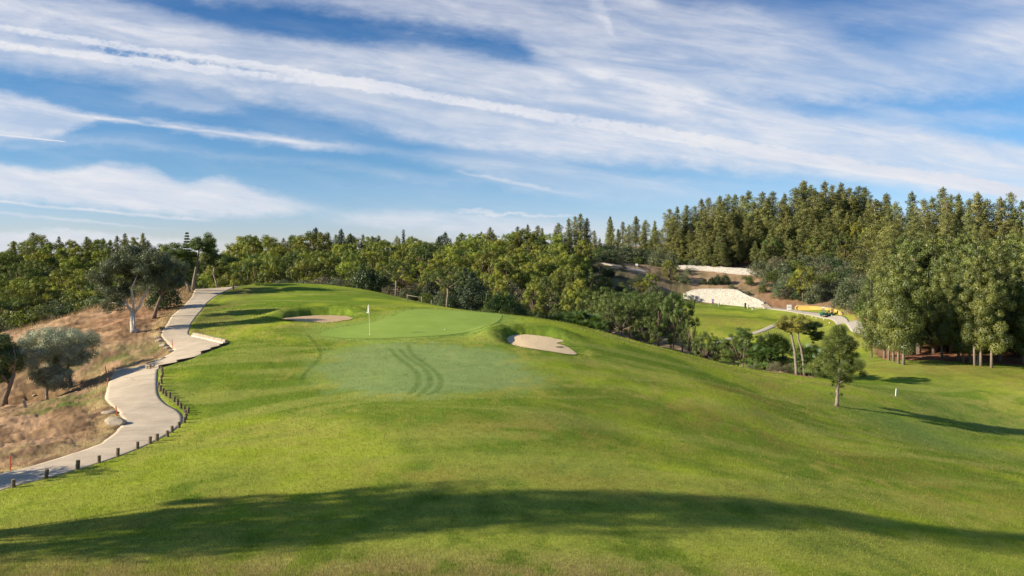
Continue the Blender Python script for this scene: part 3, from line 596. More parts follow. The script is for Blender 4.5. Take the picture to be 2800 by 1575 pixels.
M_GREEN = mat('putting_turf', (0.225, 0.305, 0.066), 0.9, 0.0, 0.16, 0.6, 0.25, 60, col2=(0.190, 0.270, 0.052))
tag(sheet('putting_green', GREEN, lambda x, y: surface(x, y)[0] + 0.022, M_GREEN, 46), kind='structure')
M_SAND = mat('pale_sand', (0.66, 0.50, 0.29), 0.95, 0.1, 0.14, 3.0, 0.8, 7)
M_SAND2 = mat('reddish_sand', (0.44, 0.28, 0.15), 0.95, 0.1, 0.16, 3.0, 0.8, 7)
M_SAND3 = mat('warm_sand', (0.47, 0.33, 0.185), 0.95, 0.1, 0.16, 3.0, 0.8, 7)
for b, m in zip(BUNK, (M_SAND3, M_SAND, M_SAND2)):
    Pb = resample(np.vstack([b['P'][:, :2], b['P'][:1, :2]]), 5)[:-1]
    sdp = (lambda b: (lambda x, y: floor_z(b, x, y, H0(x, y)) + 0.02 + 0.05 * (fbm(x * 1.6, y * 1.6, 77) - 0.5)))(b)
    tag(sheet('bunker_sand', Pb, sdp, m, 10, 1.03), kind='structure')
# ---------------------------------------------------------------- trees: meshes
def leafset(clumps, per, L0, W0, rng, up=0.35, rad=0.75, shell=0.55, flat=0.0, droop=0.0, area=True, jit=0.34, needle=False):
    """clumps: rows x y z rx ry rz tint; returns vertices, quads, tint per face"""
    C = np.asarray(clumps, float); a = (C[:, 3] * C[:, 4] + C[:, 3] * C[:, 5] * 2) / 3
    n = np.maximum(8, (per * (a / a.mean()) if area else np.full(len(C), per)).astype(int))
    idx = np.repeat(np.arange(len(C)), n); N = len(idx)
    d = rng.normal(size=(N, 3)); d /= np.linalg.norm(d, axis=1)[:, None]
    if flat: d[:, 2] = np.where(d[:, 2] < 0, d[:, 2] * (1 - flat), d[:, 2])
    r = shell + (1 - shell) * rng.random(N) ** 0.6; r = r * (0.85 + 0.3 * rng.random(N))
    P = C[idx, :3] + d * r[:, None] * C[idx, 3:6]; P[:, 2] -= droop * r ** 2 * C[idx, 5]
    nn = d * rad + rng.normal(size=(N, 3)) * jit + np.array([0, 0, up]); nn /= np.linalg.norm(nn, axis=1)[:, None]
    t = np.cross(nn, rng.normal(size=(N, 3))); t /= np.linalg.norm(t, axis=1)[:, None]; b = np.cross(nn, t)
    if needle:
        t = d + rng.normal(size=(N, 3)) * .35; t /= np.linalg.norm(t, axis=1)[:, None]; b = np.cross(t, rng.normal(size=(N, 3))); b /= np.linalg.norm(b, axis=1)[:, None]
    l = (L0 * (0.6 + 0.8 * rng.random(N)))[:, None] / 2; w = (W0 * (0.6 + 0.8 * rng.random(N)))[:, None] / 2
    k = (rng.random(N) - 0.5)[:, None] * 0.6
    V = np.stack([P - t * l, P - b * w + t * l * k, P + t * l, P + b * w + t * l * k], 1).reshape(-1, 3)
    Fq = np.arange(N * 4).reshape(-1, 4)
    tint = np.clip(C[idx, 6] + (rng.random(N) - 0.5) * 0.5, 0, 1)
    return V, Fq, tint
def crown_mesh(name, clumps, per, L0, W0, seed, mtl, **k):
    rng = np.random.default_rng(seed); V, Fq, t = leafset(clumps, per, L0, W0, rng, **k)
    me = np_mesh(name, V, Fq, False, t); me.materials.append(mtl); return me
def trunk_mesh(name, limbs, mtl, n=7):
    bm = bmesh.new()
    for pts, rads in limbs: tube(bm, pts, rads, n)
    me = bpy.data.meshes.new(name); bm.to_mesh(me); bm.free()
    for p in me.polygons: p.use_smooth = True
    me.materials.append(mtl); return me
M_BARK = mat('grey_brown_bark', (0.22, 0.165, 0.12), 0.95, 0.1, 0.45, 9, 0.9, 18)
M_BARKP = mat('pale_bark', (0.29, 0.24, 0.185), 0.95, 0.1, 0.45, 7, 0.9, 14)
M_BARKO = mat('white_olive_bark', (0.62, 0.57, 0.48), 0.95, 0.1, 0.55, 5, 1.0, 9)
M_BARKD = mat('dark_bark', (0.09, 0.07, 0.05), 0.95, 0.1, 0.4, 9, 0.9, 18)
F_CAN = foliage('olive_green_needles', (0.080, 0.088, 0.026), (0.235, 0.245, 0.068), 0.18, 0.018, 0.2)
F_CAN2 = foliage('fresh_green_needles', (0.050, 0.068, 0.019), (0.200, 0.225, 0.052), 0.15, 0.016, 0.2)
F_PINE = foliage('yellow_green_needles', (0.068, 0.090, 0.016), (0.290, 0.315, 0.038), 0.24, 0.018, 0.28)
F_PINE2 = foliage('mid_green_needles', (0.045, 0.075, 0.018), (0.150, 0.195, 0.038), 0.30, 0.02, 0.2)
F_DARK = foliage('dark_green_leaves', (0.022, 0.042, 0.014), (0.058, 0.090, 0.026), 0.2, 0.015, 0.2)
F_CONE = foliage('dark_blue_needles', (0.028, 0.045, 0.026), (0.070, 0.095, 0.045), 0.2, 0.012, 0.2)
F_OLIVE = foliage('olive_leaves', (0.040, 0.056, 0.024), (0.160, 0.185, 0.095), 0.18, 0.012, 0.12, (1.0, 1.05, 0.8))
F_OLIVE2 = foliage('silvery_olive_leaves', (0.150, 0.170, 0.100), (0.440, 0.470, 0.320), 0.2, 0.01, 0.1, (1.0, 1.05, 0.8))
F_SCRUB = foliage('dry_scrub', (0.070, 0.066, 0.032), (0.190, 0.165, 0.095), 0.18, 0.025, 0.3, (1, 1, .8))
F_SCRUBG = foliage('grey_green_scrub', (0.060, 0.080, 0.036), (0.170, 0.195, 0.095), 0.22, 0.02, 0.25, (1, 1.05, .8))
F_PINE3 = foliage("long_fresh_needles", (0.075, 0.105, 0.025), (0.215, 0.255, 0.060), 0.35, 0.005, 0.05)
F_PINEY = foliage("ochre_needles", (0.130, 0.130, 0.030), (0.320, 0.290, 0.060), 0.3, 0.005, 0.05)
F_DARKO = foliage("green_olive_leaves", (0.045, 0.075, 0.022), (0.150, 0.190, 0.070), 0.2, 0.01, 0.1)
F_PALM = foliage('palm_fronds', (0.035, 0.070, 0.018), (0.130, 0.190, 0.050), 0.25, 0.012, 0.15)

def canary(seed, wide=0.15, base=0.16, n=54, rag=0.3, top=1.0):
    """tall narrow conifer one unit high: a pointed stack of separate needle puffs"""
    r = random.Random(seed); cl = []; ph = r.random() * 6; lb = [r.uniform(.7, 1.25) for _ in range(9)]
    for i in range(n):
        t = (i + r.random()) / n; z = base + (0.97 - base) * t ** 0.9
        a = i * 2.399 + r.uniform(-.5, .5)
        prof = (1 - t) ** (0.60 * top) * min(1.0, 0.5 + 2.6 * t)
        R = wide * prof * (1.0 + 0.12 * math.sin(9 * z + ph)) * (1 - rag / 2 + rag * r.random()) * lb[int((a % 6.283) / 6.3 * 3) + 3 * int(t * 2.99)]
        q = r.uniform(0.45, 1.0); s = (0.024 + 0.040 * (1 - t) ** 0.8) * r.uniform(0.7, 1.35) * (wide / .16) ** .5
        cl.append((math.cos(a) * R * q, math.sin(a) * R * q, z + r.uniform(-.01, .01), s, s, s * 0.9, r.uniform(0.05, 0.95)))
    hx = r.uniform(-.008, .008)
    for k in range(7): cl.append((hx + r.uniform(-.008, .008), r.uniform(-.008, .008), 0.86 + 0.021 * k, 0.022 - .002 * k, 0.022 - .002 * k, 0.018, r.uniform(.2, .8)))
    for k in range(9):
        z = base + 0.06 + (0.8 - base) * k / 9; s = 0.05 * (1 - k / 13); cl.append((0, 0, z, s, s, 0.05, 0.1))
    return cl
def poles(seed, h=1.0, r0=0.013, lean=0.02):
    r = random.Random(seed); pts = [(r.uniform(-lean, lean) * k / 6 * 1.2, r.uniform(-lean, lean) * k / 6, -0.02 + h * k / 6) for k in range(7)]
    return (pts, [r0 * (1.25 if k == 0 else 1 - 0.13 * k) for k in range(7)])
def aleppo(seed, w=0.42, base=0.34, nm=13, flat=0.55, puff=8, lean=0.08, dome=1.0):
    """rounded pine one unit high built from masses of puffs; returns clumps, limbs"""
    r = random.Random(seed); cl = []; limbs = []; lx, ly = r.uniform(-lean, lean), r.uniform(-lean, lean)
    fork = (lx * 0.5, ly * 0.5, base * 0.9)
    limbs.append(([(0, 0, -0.03), (lx * 0.1, ly * .1, base * .3), (lx * .45, ly * .2, base * .6), fork], [0.030, 0.023, 0.020, 0.018]))
    for m in range(nm):
        t = (m + r.random()) / nm; a = m * 2.4 + r.uniform(-.7, .7)
        z = base + (0.93 - base) * (t ** 0.85)
        R = w * math.sqrt(max(0.0, 1 - max(0, (z - base - 0.12) / (1.0 - base - 0.10)) ** 2 * dome)) * r.uniform(0.55, 0.95)
        if m == nm - 1: R *= 0.3
        c = (lx + math.cos(a) * R, ly + math.sin(a) * R, z); ms = r.uniform(0.09, 0.145) * (w / 0.42) ** 0.5; mt = r.uniform(0.2, 0.85)
        limbs.append(([fork, (fork[0] * .5 + c[0] * .5, fork[1] * .5 + c[1] * .5, fork[2] * .55 + c[2] * .45 - 0.01), (c[0], c[1], c[2] - 0.02)], [0.011, 0.008, 0.004]))
        for p in range(puff):
            b = r.uniform(0, 6.28); q = ms * r.uniform(0.3, 1.15); s = r.uniform(0.042, 0.070)
            cl.append((c[0] + math.cos(b) * q, c[1] + math.sin(b) * q, c[2] + r.uniform(-.075, .07) + 0.03 * (1 - q / ms), s, s, s * (1 - flat * 0.45), min(1, max(0, mt + r.uniform(-.2, .2)))))
    return cl, limbs
def bushy(seed, n=26, w=0.5, h=1.0, s0=0.16, fill=True):
    r = random.Random(seed); cl = []
    for i in range(n):
        a = i * 2.399; el = math.asin(min(1, (i + .5) / n)); q = r.uniform(0.55, 0.92)
        cl.append((math.cos(a) * math.cos(el) * w * q, math.sin(a) * math.cos(el) * w * q, 0.10 + (h - s0) * math.sin(el) * q, s0 * r.uniform(.7, 1.25), s0 * r.uniform(.7, 1.25), s0 * r.uniform(.6, 1.05), r.uniform(0.1, 0.8)))
    if fill: cl.append((0, 0, h * 0.32, w * 0.62, w * 0.62, h * 0.36, 0.2))
    return cl

LIB = {}
def lib(kind, crown, trunk=None): LIB.setdefault(kind, []).append((crown, trunk))
for s in range(9):
    w = (0.125, 0.16, 0.14, 0.18, 0.12, 0.165, 0.15, 0.135, 0.17)[s]
    lib('canary', crown_mesh('canary_crown', canary(100 + s, w, 0.10 + 0.03 * (s % 3), 56, 0.6, (1, .85, 1.1, .9)[s % 4]), 230, 0.0130, 0.0060, 10 + s, F_CAN, shell=0.7, up=0.35, rad=1.5),
        trunk_mesh('canary_trunk', [poles(s)], M_BARKP))
for s in range(7):
    w = (0.17, 0.20, 0.18, 0.21, 0.19, 0.17, 0.20)[s]
    lib('edge_canary', crown_mesh('edge_canary_crown', canary(200 + s, w, 0.13 + 0.04 * (s % 3), 58, 0.95, 0.72), 330, 0.0150, 0.0060, 40 + s, F_CAN2, shell=0.72, up=0.35, rad=1.5),
        trunk_mesh('edge_canary_trunk', [poles(20 + s, 1.0, 0.0125)], M_BARKP, 9))
for s in range(9):
    c, l = aleppo(300 + s, (0.42, 0.36, 0.46, 0.40, 0.34, 0.45, 0.48, 0.38, 0.32)[s], (0.26, 0.18, 0.30, 0.12, 0.22, 0.30, 0.26, 0.10, 0.08)[s], (15, 17, 16, 18, 16, 15, 16, 19, 18)[s], puff=9, flat=0.15)
    lib('pine', crown_mesh('pine_crown', c, 130, 0.0225, 0.0090, 70 + s, F_PINE, flat=0.35, shell=0.65, up=0.45, rad=1.4), trunk_mesh('pine_trunk', l, M_BARK))
for s in range(6):
    c, l = aleppo(330 + s, (0.42, 0.38, 0.46, 0.44, 0.36, 0.48)[s], (0.34, 0.28, 0.38, 0.3, 0.25, 0.40)[s], (15, 16, 14, 16, 16, 14)[s], flat=0.25)
    lib('green_pine', crown_mesh('green_pine_crown', c, 150, 0.0225, 0.0075, 90 + s, F_PINE2, flat=0.35, shell=0.6, up=0.45, rad=1.3), trunk_mesh('green_pine_trunk', l, M_BARK))
for s in range(3):
    c, l = aleppo(360 + s, 0.46, 0.52, 15, 0.6, 9, 0.10, 1.0)
    lib('umbrella', crown_mesh('umbrella_pine_crown', c, 190, 0.022, 0.0055, 110 + s, F_PINE2, flat=0.6, shell=0.4, up=0.5), trunk_mesh('umbrella_pine_trunk', l, M_BARKP))
for s in range(3):
    lib('conifer', crown_mesh('conifer_crown', canary(400 + s, 0.25, 0.08, 80, 0.7, 1.1), 100, 0.030, 0.010, 120 + s, F_CONE, droop=0.3), trunk_mesh('conifer_trunk', [poles(40 + s)], M_BARKD))
lib('cypress', crown_mesh('cypress_crown', [(0.02 * math.sin(i * 2.4), 0.02 * math.cos(i * 2.4), 0.06 + 0.92 * i / 40, 0.052 * (1 - i / 44) ** 0.6 + .006, 0.052 * (1 - i / 44) ** 0.6 + .006, 0.03, 0.3) for i in range(41)], 70, 0.03, 0.010, 130, F_CONE), trunk_mesh('cypress_trunk', [poles(50, .5, .012, 0)], M_BARKD))
nf = []
for k in range(17):
    z = 0.14 + 0.05 * k; R = 0.19 * (1 - (z - .14) / .92) + .015
    for j in range(8): nf.append((math.cos(j * .785 + k) * R * .6, math.sin(j * .785 + k) * R * .6, z + 0.010, R * .5, R * .5, 0.016, 0.5))
lib('norfolk', crown_mesh('tiered_conifer_crown', nf, 120, 0.024, 0.012, 131, F_CONE, shell=.1), trunk_mesh('tiered_conifer_trunk', [poles(51, 1.0, .010, 0)], M_BARKD))
for s in range(5): lib('scrub', crown_mesh('scrub_crown', bushy(500 + s, 28, 0.55, 1.0, 0.17), 95, 0.075, 0.016, 140 + s, F_SCRUB, shell=0.3), None)
for s in range(5): lib('greyscrub', crown_mesh('greyscrub_crown', bushy(520 + s, 30, 0.55, 1.0, 0.17), 105, 0.070, 0.020, 150 + s, F_SCRUBG, shell=0.35), None)
for s in range(4): lib('darkbush', crown_mesh('darkbush_crown', bushy(540 + s, 34, 0.52, 1.0, 0.17), 110, 0.070, 0.024, 160 + s, F_DARK, shell=0.45), None)
for s in range(3): lib('greenbush', crown_mesh('greenbush_crown', bushy(560 + s, 34, 0.52, 1.0, 0.17), 110, 0.065, 0.022, 170 + s, F_PINE2, shell=0.45), None)
for s in range(3): lib('yellowbush', crown_mesh('yellowbush_crown', bushy(580 + s, 34, 0.52, 1.0, 0.15), 110, 0.065, 0.022, 180 + s, F_PINE, shell=0.45), None)
def palm_mesh(seed, n=34):
    rng = np.random.default_rng(seed); V = []; Fq = []; T = []
    for i in range(n):     # fan fronds on arching stalks
        a = i * 2.399; el = rng.uniform(-0.5, 1.35); L = rng.uniform(.28, .42)
        d = np.array([math.cos(a) * math.cos(el), math.sin(a) * math.cos(el), math.sin(el)]); o = np.array([0, 0, 0.55]); c = o + d * L
        s = np.cross(d, [0, 0, 1.0]); s /= np.linalg.norm(s); u = np.cross(s, d)
        for k in range(11):
            f = (k - 5) / 5 * 1.35; e = c + (d * math.cos(f) + s * math.sin(f)) * 0.26 - u * 0.05 * abs(f) - np.array([0, 0, .05]); w = np.cross((e - c), u); w = w / np.linalg.norm(w) * 0.016
            b = len(V); m = (c * .55 + e * .45); V += [c, m + w, e, m - w]; Fq.append((b, b + 1, b + 2, b + 3)); T.append(rng.uniform(.1, .9))
        b = len(V); w = s * .008; V += [o - w, o + w, c + w, c - w]; Fq.append((b, b + 1, b + 2, b + 3)); T.append(.5)
    me = np_mesh('palm_crown', np.array(V), np.array(Fq), False, np.array(T)); me.materials.append(F_PALM); return me
for s in range(4): lib('palm', palm_mesh(600 + s, 40), trunk_mesh('palm_trunk', [([(0, 0, -.05), (0.01, 0, .3), (0, 0.01, .58)], [.055, .045, .04])], M_BARKD))

lib('shade_pine', crown_mesh('shade_pine_crown', canary(291, .15, .42, 74, .8, .8), 210, .012, .006, 61, F_CAN2, shell=.4), trunk_mesh('shade_pine_trunk', [poles(31)], M_BARKP))
RN = random.Random(4)
CNT = {}
NAMES = {'shade_pine': 'tall_pine', 'canary': 'tall_pine', 'edge_canary': 'tall_pine', 'pine': 'pine_tree', 'green_pine': 'pine_tree', 'umbrella': 'umbrella_pine', 'conifer': 'dark_conifer', 'cypress': 'cypress', 'norfolk': 'tiered_conifer',
         'scrub': 'dry_bush', 'greyscrub': 'grey_bush', 'darkbush': 'dark_bush', 'greenbush': 'green_bush', 'yellowbush': 'yellow_green_bush', 'palm': 'fan_palm'}
def plant(kind, px, Yd, top=None, h=None, wide=1.0, label=None, group=None, cat=None, x=None, var=None, sink=0.0):
    x = (px - 1400) / F * Yd if x is None else x; z = Hs(x, Yd)
    if top is not None: h = max(0.8, -(top - HY) / F * Yd - z)
    cr, tr = LIB[kind][(CNT.get(kind, 0) if var is None else var) % len(LIB[kind])]; CNT[kind] = CNT.get(kind, 0) + 1
    rz = RN.uniform(0, 6.28)
    if tr is None:
        o = bpy.data.objects.new(NAMES[kind], cr); COL.objects.link(o); o.location = (x, Yd, z - 0.05 * h - sink); o.rotation_euler = (0, 0, rz)
        o.scale = (h * wide, h * wide, h); tag(o, label, cat or 'bush', group); return o
    o = empty(NAMES[kind], (x, Yd, z - sink), rz); o.scale = (h * wide, h * wide, h)
    c = bpy.data.objects.new('crown', cr); COL.objects.link(c); c.parent = o
    t = bpy.data.objects.new('trunk', tr); COL.objects.link(t); t.parent = o
    tag(o, label, cat or 'tree', group); return o
def plant_at(kind, px, py, h, wide=1.0, label=None, group=None, cat=None):
    p = proj(px, py, 76); return plant(kind, px, p[1], h=h, wide=wide, label=label, group=group, cat=cat, x=p[0])
def interp(P, x):
    P = sorted(P); return float(np.interp(x, [p[0] for p in P], [p[1] for p in P]))
# ---------------------------------------------------------------- woods
G_TALL = 'tall pines of the wood on the right hand hill'
# skyline of the right hill: (px, top, distance)
sky_r = [(1668, 588), (1703, 603), (1739, 588), (1765, 597), (1790, 600), (1830, 568), (1852, 561), (1877, 557), (1900, 560), (1918, 540), (1937, 537), (1968, 532), (1991, 526), (2010, 527), (2030, 530), (2047, 518), (2085, 520),
         (2113, 519), (2145, 525), (2173, 510), (2197, 490), (2215, 500), (2256, 491), (2276, 502), (2300, 496), (2322, 508), (2348, 505), (2366, 508), (2397, 542), (2423, 525), (2450, 545), (2493, 520), (2525, 540), (2550, 535),
         (2578, 507), (2600, 528), (2622, 526), (2650, 540), (2673, 522), (2700, 538), (2735, 535), (2763, 522), (2795, 545), (2840, 530), (2890, 525), (2950, 535), (3010, 520), (3080, 530)]
for i, (px, top) in enumerate(sky_r):
    Yd = 258 + RN.uniform(-8, 8) if px < 1800 else (248 + RN.uniform(-10, 10) if px < 2380 else (190 - (px - 2400) * 0.05 + RN.uniform(-8, 8)))
    plant('canary', px, Yd, top=top + 2, wide=RN.uniform(1.15, 1.75), label='tall narrow pine whose tip shows on the skyline of the right hand wood', group='skyline pines of the right hand wood')
# pines filling the face of the hill below them
for row, (dy, dY) in enumerate([(30, -8), (62, -15), (95, -21), (128, -27)]):
    for px in range(1840, 2420, 27):
        x = px + RN.uniform(-9, 9) + row * 11; s = interp(sky_r, x)
        top = s + dy + RN.uniform(-12, 14)
        if top > 668: continue
        plant('canary', x, 246 + dY + RN.uniform(-3, 3), top=top, wide=RN.uniform(1.3, 1.9), label='tall dense pine in the stand above the upper white wall', group='dense pines above the white walls')
for row, (dy, Yd) in enumerate([(40, 168), (75, 150), (115, 135), (150, 120)]):
    for px in range(2430 - row * 8, 3050, 38):
        x = px + RN.uniform(-12, 12) + row * 13; s = interp(sky_r, x)
        plant('edge_canary' if row > 1 else 'canary', x, Yd + RN.uniform(-5, 5), top=s + dy + RN.uniform(-14, 18), wide=RN.uniform(1.05, 1.35), label='tall pine standing behind the front row of the right hand wood', group=G_TALL)
# the front row on the fairway's edge, base pixel known
front = [(2383, 967, 103, 738, 'slim tall pine at the left corner of the wood by the far cart path'), (2418, 975, 98, 700, 'tall pine, second from the left corner of the fairway edge of the wood'),
         (2430, 979, 96, 716, ''), (2443, 982, 95, 730, ''), (2456, 989, 93, 690, ''), (2470, 992, 92, 672, 'tall pine with a thick pale leaning trunk at the corner of the wood'),
         (2576, 970, 99, 700, ''), (2621, 976, 97, 680, ''), (2633, 981, 95, 705, ''), (2652, 983, 95, 660, ''), (2665, 990, 92, 710, ''), (2673, 989, 93, 668, ''), (2682, 992, 92, 690, ''), (2711, 996, 91, 720, ''), (2734, 968, 99, 640, ''), (2799, 978, 95, 650, 'tall pine cut by the right border of the photograph'), (2830, 985, 93, 640, ''), (2880, 980, 94, 650, ''), (2960, 990, 90, 640, '')]
for i, (px, by, Yd, top, lb) in enumerate(front):
    plant('edge_canary', px, Yd, top=top, wide=RN.uniform(.75, .95), label=lb or 'tall pine with bare lower trunk in the front row of the wood facing the fairway', group=None if lb else 'front row pines on the fairway edge')
for k in range(52):
    px = RN.uniform(2440, 2880); Yd = RN.uniform(101, 116)
    if 2490 < px < 2590 and Yd < 106: Yd += 8
    plant('edge_canary', px, Yd, top=RN.uniform(630, 720), wide=1.1, label='tall pine in the shade inside the right hand wood', group='inner pines of the right hand wood')

# skyline from left to centre
L_ = 'tip of a {} rising over the wood {}'
sky_l = [(36, 658, 'canary', 215), (65, 657, 'canary', 225), (90, 634, 'canary', 205), (105, 642, 'canary', 210), (130, 668, 'pine', 190), (161, 645, 'canary', 205), (187, 657, 'canary', 225), (237, 645, 'canary', 200), (250, 655, 'canary', 205), (268, 653, 'canary', 225), (287, 652, 'canary', 225), (320, 643, 'canary', 215), (341, 637, 'canary', 215), (362, 650, 'canary', 225), (391, 636, 'canary', 205), (405, 655, 'canary', 210),
         (-40, 650, 'canary', 215), (-90, 660, 'pine', 200), (450, 668, 'pine', 180), (6, 685, 'pine', 190), (214, 672, 'pine', 190), (300, 680, 'pine', 190),
         (640, 660, 'pine', 190), (675, 648, 'pine', 195), (678, 642, 'canary', 245), (700, 643, 'canary', 250), (725, 645, 'pine', 185), (740, 645, 'pine', 190), (775, 650, 'canary', 245), (797, 643, 'canary', 245), (810, 648, 'canary', 245), (845, 640, 'pine', 190),
         (865, 636, 'pine', 188), (898, 634, 'canary', 245), (918, 640, 'canary', 250), (958, 637, 'canary', 245), (968, 645, 'canary', 240), (992, 640, 'canary', 240), (1015, 646, 'canary', 240), (1035, 643, 'canary', 240), (1052, 655, 'pine', 195),
         (1085, 643, 'canary', 235), (1092, 650, 'canary', 230), (1130, 655, 'pine', 190), (1160, 658, 'pine', 185), (1262, 635, 'canary', 225), (1300, 640, 'pine', 195), (1316, 632, 'canary', 220), (1340, 619, 'canary', 215), (1365, 655, 'pine', 190),
         (1415, 618, 'canary', 215), (1430, 625, 'pine', 200), (1443, 612, 'canary', 220), (1470, 616, 'canary', 215), (1482, 622, 'canary', 215), (1500, 640, 'pine', 200), (1527, 607, 'canary', 215), (1555, 595, 'canary', 220), (1572, 590, 'canary', 224), (1587, 583, 'canary', 220), (1605, 594, 'canary', 220), (1625, 629, 'canary', 215), (1640, 650, 'canary', 225),
         (1670, 600, 'canary', 235), (1690, 625, 'canary', 230), (1720, 612, 'canary', 235), (1760, 612, 'canary', 232), (1790, 618, 'canary', 228)]
for px, top, k, Yd in sky_l:
    if k == 'canary' and px in (65, 105, 187, 250, 287, 362, 678, 797, 810, 968, 1015, 1052): k = 'pine'
    side = 'at the far left' if px < 420 else ('behind the path crest' if px < 1100 else ('right of the cypress' if px < 1500 else 'left of the high pine stand'))
    plant(k, px, Yd + 10 + RN.uniform(-4, 4), top=top, wide=RN.uniform(1.0, 1.6) if k == 'canary' else RN.uniform(.95, 1.2), label=('narrow pine pricking the skyline ' if k == 'canary' else 'rounded pine on the skyline ') + side, group=('narrow' if k == 'canary' else 'rounded') + ' skyline pines ' + side)
plant('norfolk', 511, 190, top=630, label='conifer with separate flat tiers above the left olive', wide=.8)
plant('cypress', 1103, 205, top=627, label='very narrow dark cypress spire on the skyline above the flag', wide=1.1)
plant('conifer', 864, 205, top=620, label='dark pointed conifer tip above the left bunker', wide=1.1)
plant('conifer', 933, 205, top=624, label='dark spiky conifer with sloping tiers left of the cypress', wide=.9)
plant('conifer', 958, 215, top=638, label='low dark conifer top just right of the spiky conifer', wide=1.2)
plant('conifer', 1217, 195, top=633, label='broad dark conifer right of the narrow cypress', wide=1.25)
plant('conifer', 1200, 200, top=645, label='smaller dark conifer crowding the broad one right of the cypress', wide=1.2)

def scatter(xa, xb, top0, top1, Ya, Yb, n, kinds, hh, lab, grp, wide=(0.9, 1.25)):
    """trees over the slope, tops between two lines; nearer trees lower in the picture"""
    for i in range(n):
        t = (i + RN.random()) / n; px = xa + (xb - xa) * ((i * 0.618034 + RN.uniform(-.03, .03)) % 1.0)
        Yd = Yb + (Ya - Yb) * t; k = RN.choice(kinds)
        f = (px - xa) / (xb - xa); top = top0[0] * (1 - f) + top0[1] * f + (top1[0] * (1 - f) + top1[1] * f - top0[0] * (1 - f) - top0[1] * f) * t + RN.uniform(-9, 9)
        x = (px - 1400) / F * Yd; z = Hs(x, Yd); h = -(top - HY) / F * Yd - z; h = min(max(h, hh[0]), hh[1])
        plant(k, px, Yd, h=h, wide=RN.uniform(*wide), label=lab[0 if k not in ('scrub', 'greyscrub', 'darkbush', 'greenbush', 'yellowbush') else 1], group=grp[0 if k not in ('scrub', 'greyscrub', 'darkbush', 'greenbush', 'yellowbush') else 1], cat=None)
PB = ['pine', 'pine', 'pine', 'green_pine']
# far left wood
scatter(-150, 640, (680, 690), (790, 760), 118, 205, 66, ['pine', 'pine', 'green_pine', 'pine', 'yellowbush', 'greyscrub', 'green_pine'], (3.0, 8.5),
        ('rounded pine in the wood beyond the dry slope at far left', 'low bush between the pines of the far left wood'), ('rounded pines of the far left wood', 'low bushes of the far left wood'), (1.0, 1.35))
scatter(-150, 430, (800, 800), (845, 830), 82, 116, 26, ['greyscrub', 'yellowbush', 'green_pine', 'darkbush', 'scrub', 'greenbush'], (2.2, 4.6),
        ('small pine just beyond the dry slope at far left', 'bush just beyond the dry slope at far left'), ('small pines just beyond the dry slope', 'bushes just beyond the dry slope'), (1.1, 1.6))
# behind the crest of the path
scatter(600, 1300, (665, 660), (715, 730), 135, 185, 46, PB, (4.5, 9.0),
        ('rounded yellow green pine in the wood behind the path crest', 'bush behind the path crest'), ('rounded pines behind the path crest', 'bushes behind the path crest'), (.95, 1.25))
scatter(600, 1000, (722, 722), (756, 752), 108, 132, 34, ['scrub', 'scrub', 'greyscrub', 'scrub', 'greenbush', 'yellowbush'], (1.8, 3.8),
        ('', 'brown grey bush in the thicket behind the path crest'), ('', 'thicket bushes behind the path crest'), (1.1, 1.6))
# centre hillside
scatter(1180, 1600, (660, 660), (760, 790), 118, 200, 64, ['pine', 'pine', 'pine', 'green_pine', 'pine', 'scrub'], (4.2, 9.0),
        ('yellow green pine on the slope between the cypress and the dry hillside', 'dry bush between the pines left of the dry hillside'), ('yellow green pines on the centre slope', 'dry bushes on the centre slope'), (.8, 1.1))
scatter(1200, 1660, (690, 690), (790, 800), 125, 215, 44, ['scrub', 'scrub', 'greyscrub'], (2.0, 3.4),
        ('', 'dry bush on the slope right of the cypress'), ('', 'dry bushes right of the cypress'), (1.3, 1.9))
scatter(1560, 1800, (735, 745), (805, 815), 150, 205, 26, ['greyscrub', 'scrub', 'darkbush', 'greyscrub', 'pine'], (1.6, 3.6),
        ('small pine on the dry hillside left of the white walls', 'bush on the dry hillside left of the white walls'), ('small pines on the dry hillside', 'bushes on the dry hillside'), (1.1, 1.6))
scatter(1580, 1900, (680, 690), (722, 712), 222, 240, 22, ['greyscrub', 'greyscrub', 'greenbush', 'scrub'], (3, 6.0),
        ('', 'broad grey green bush under the pine stand above the hillside path'), ('', 'bushes below the pine stand'), (1.0, 1.4))
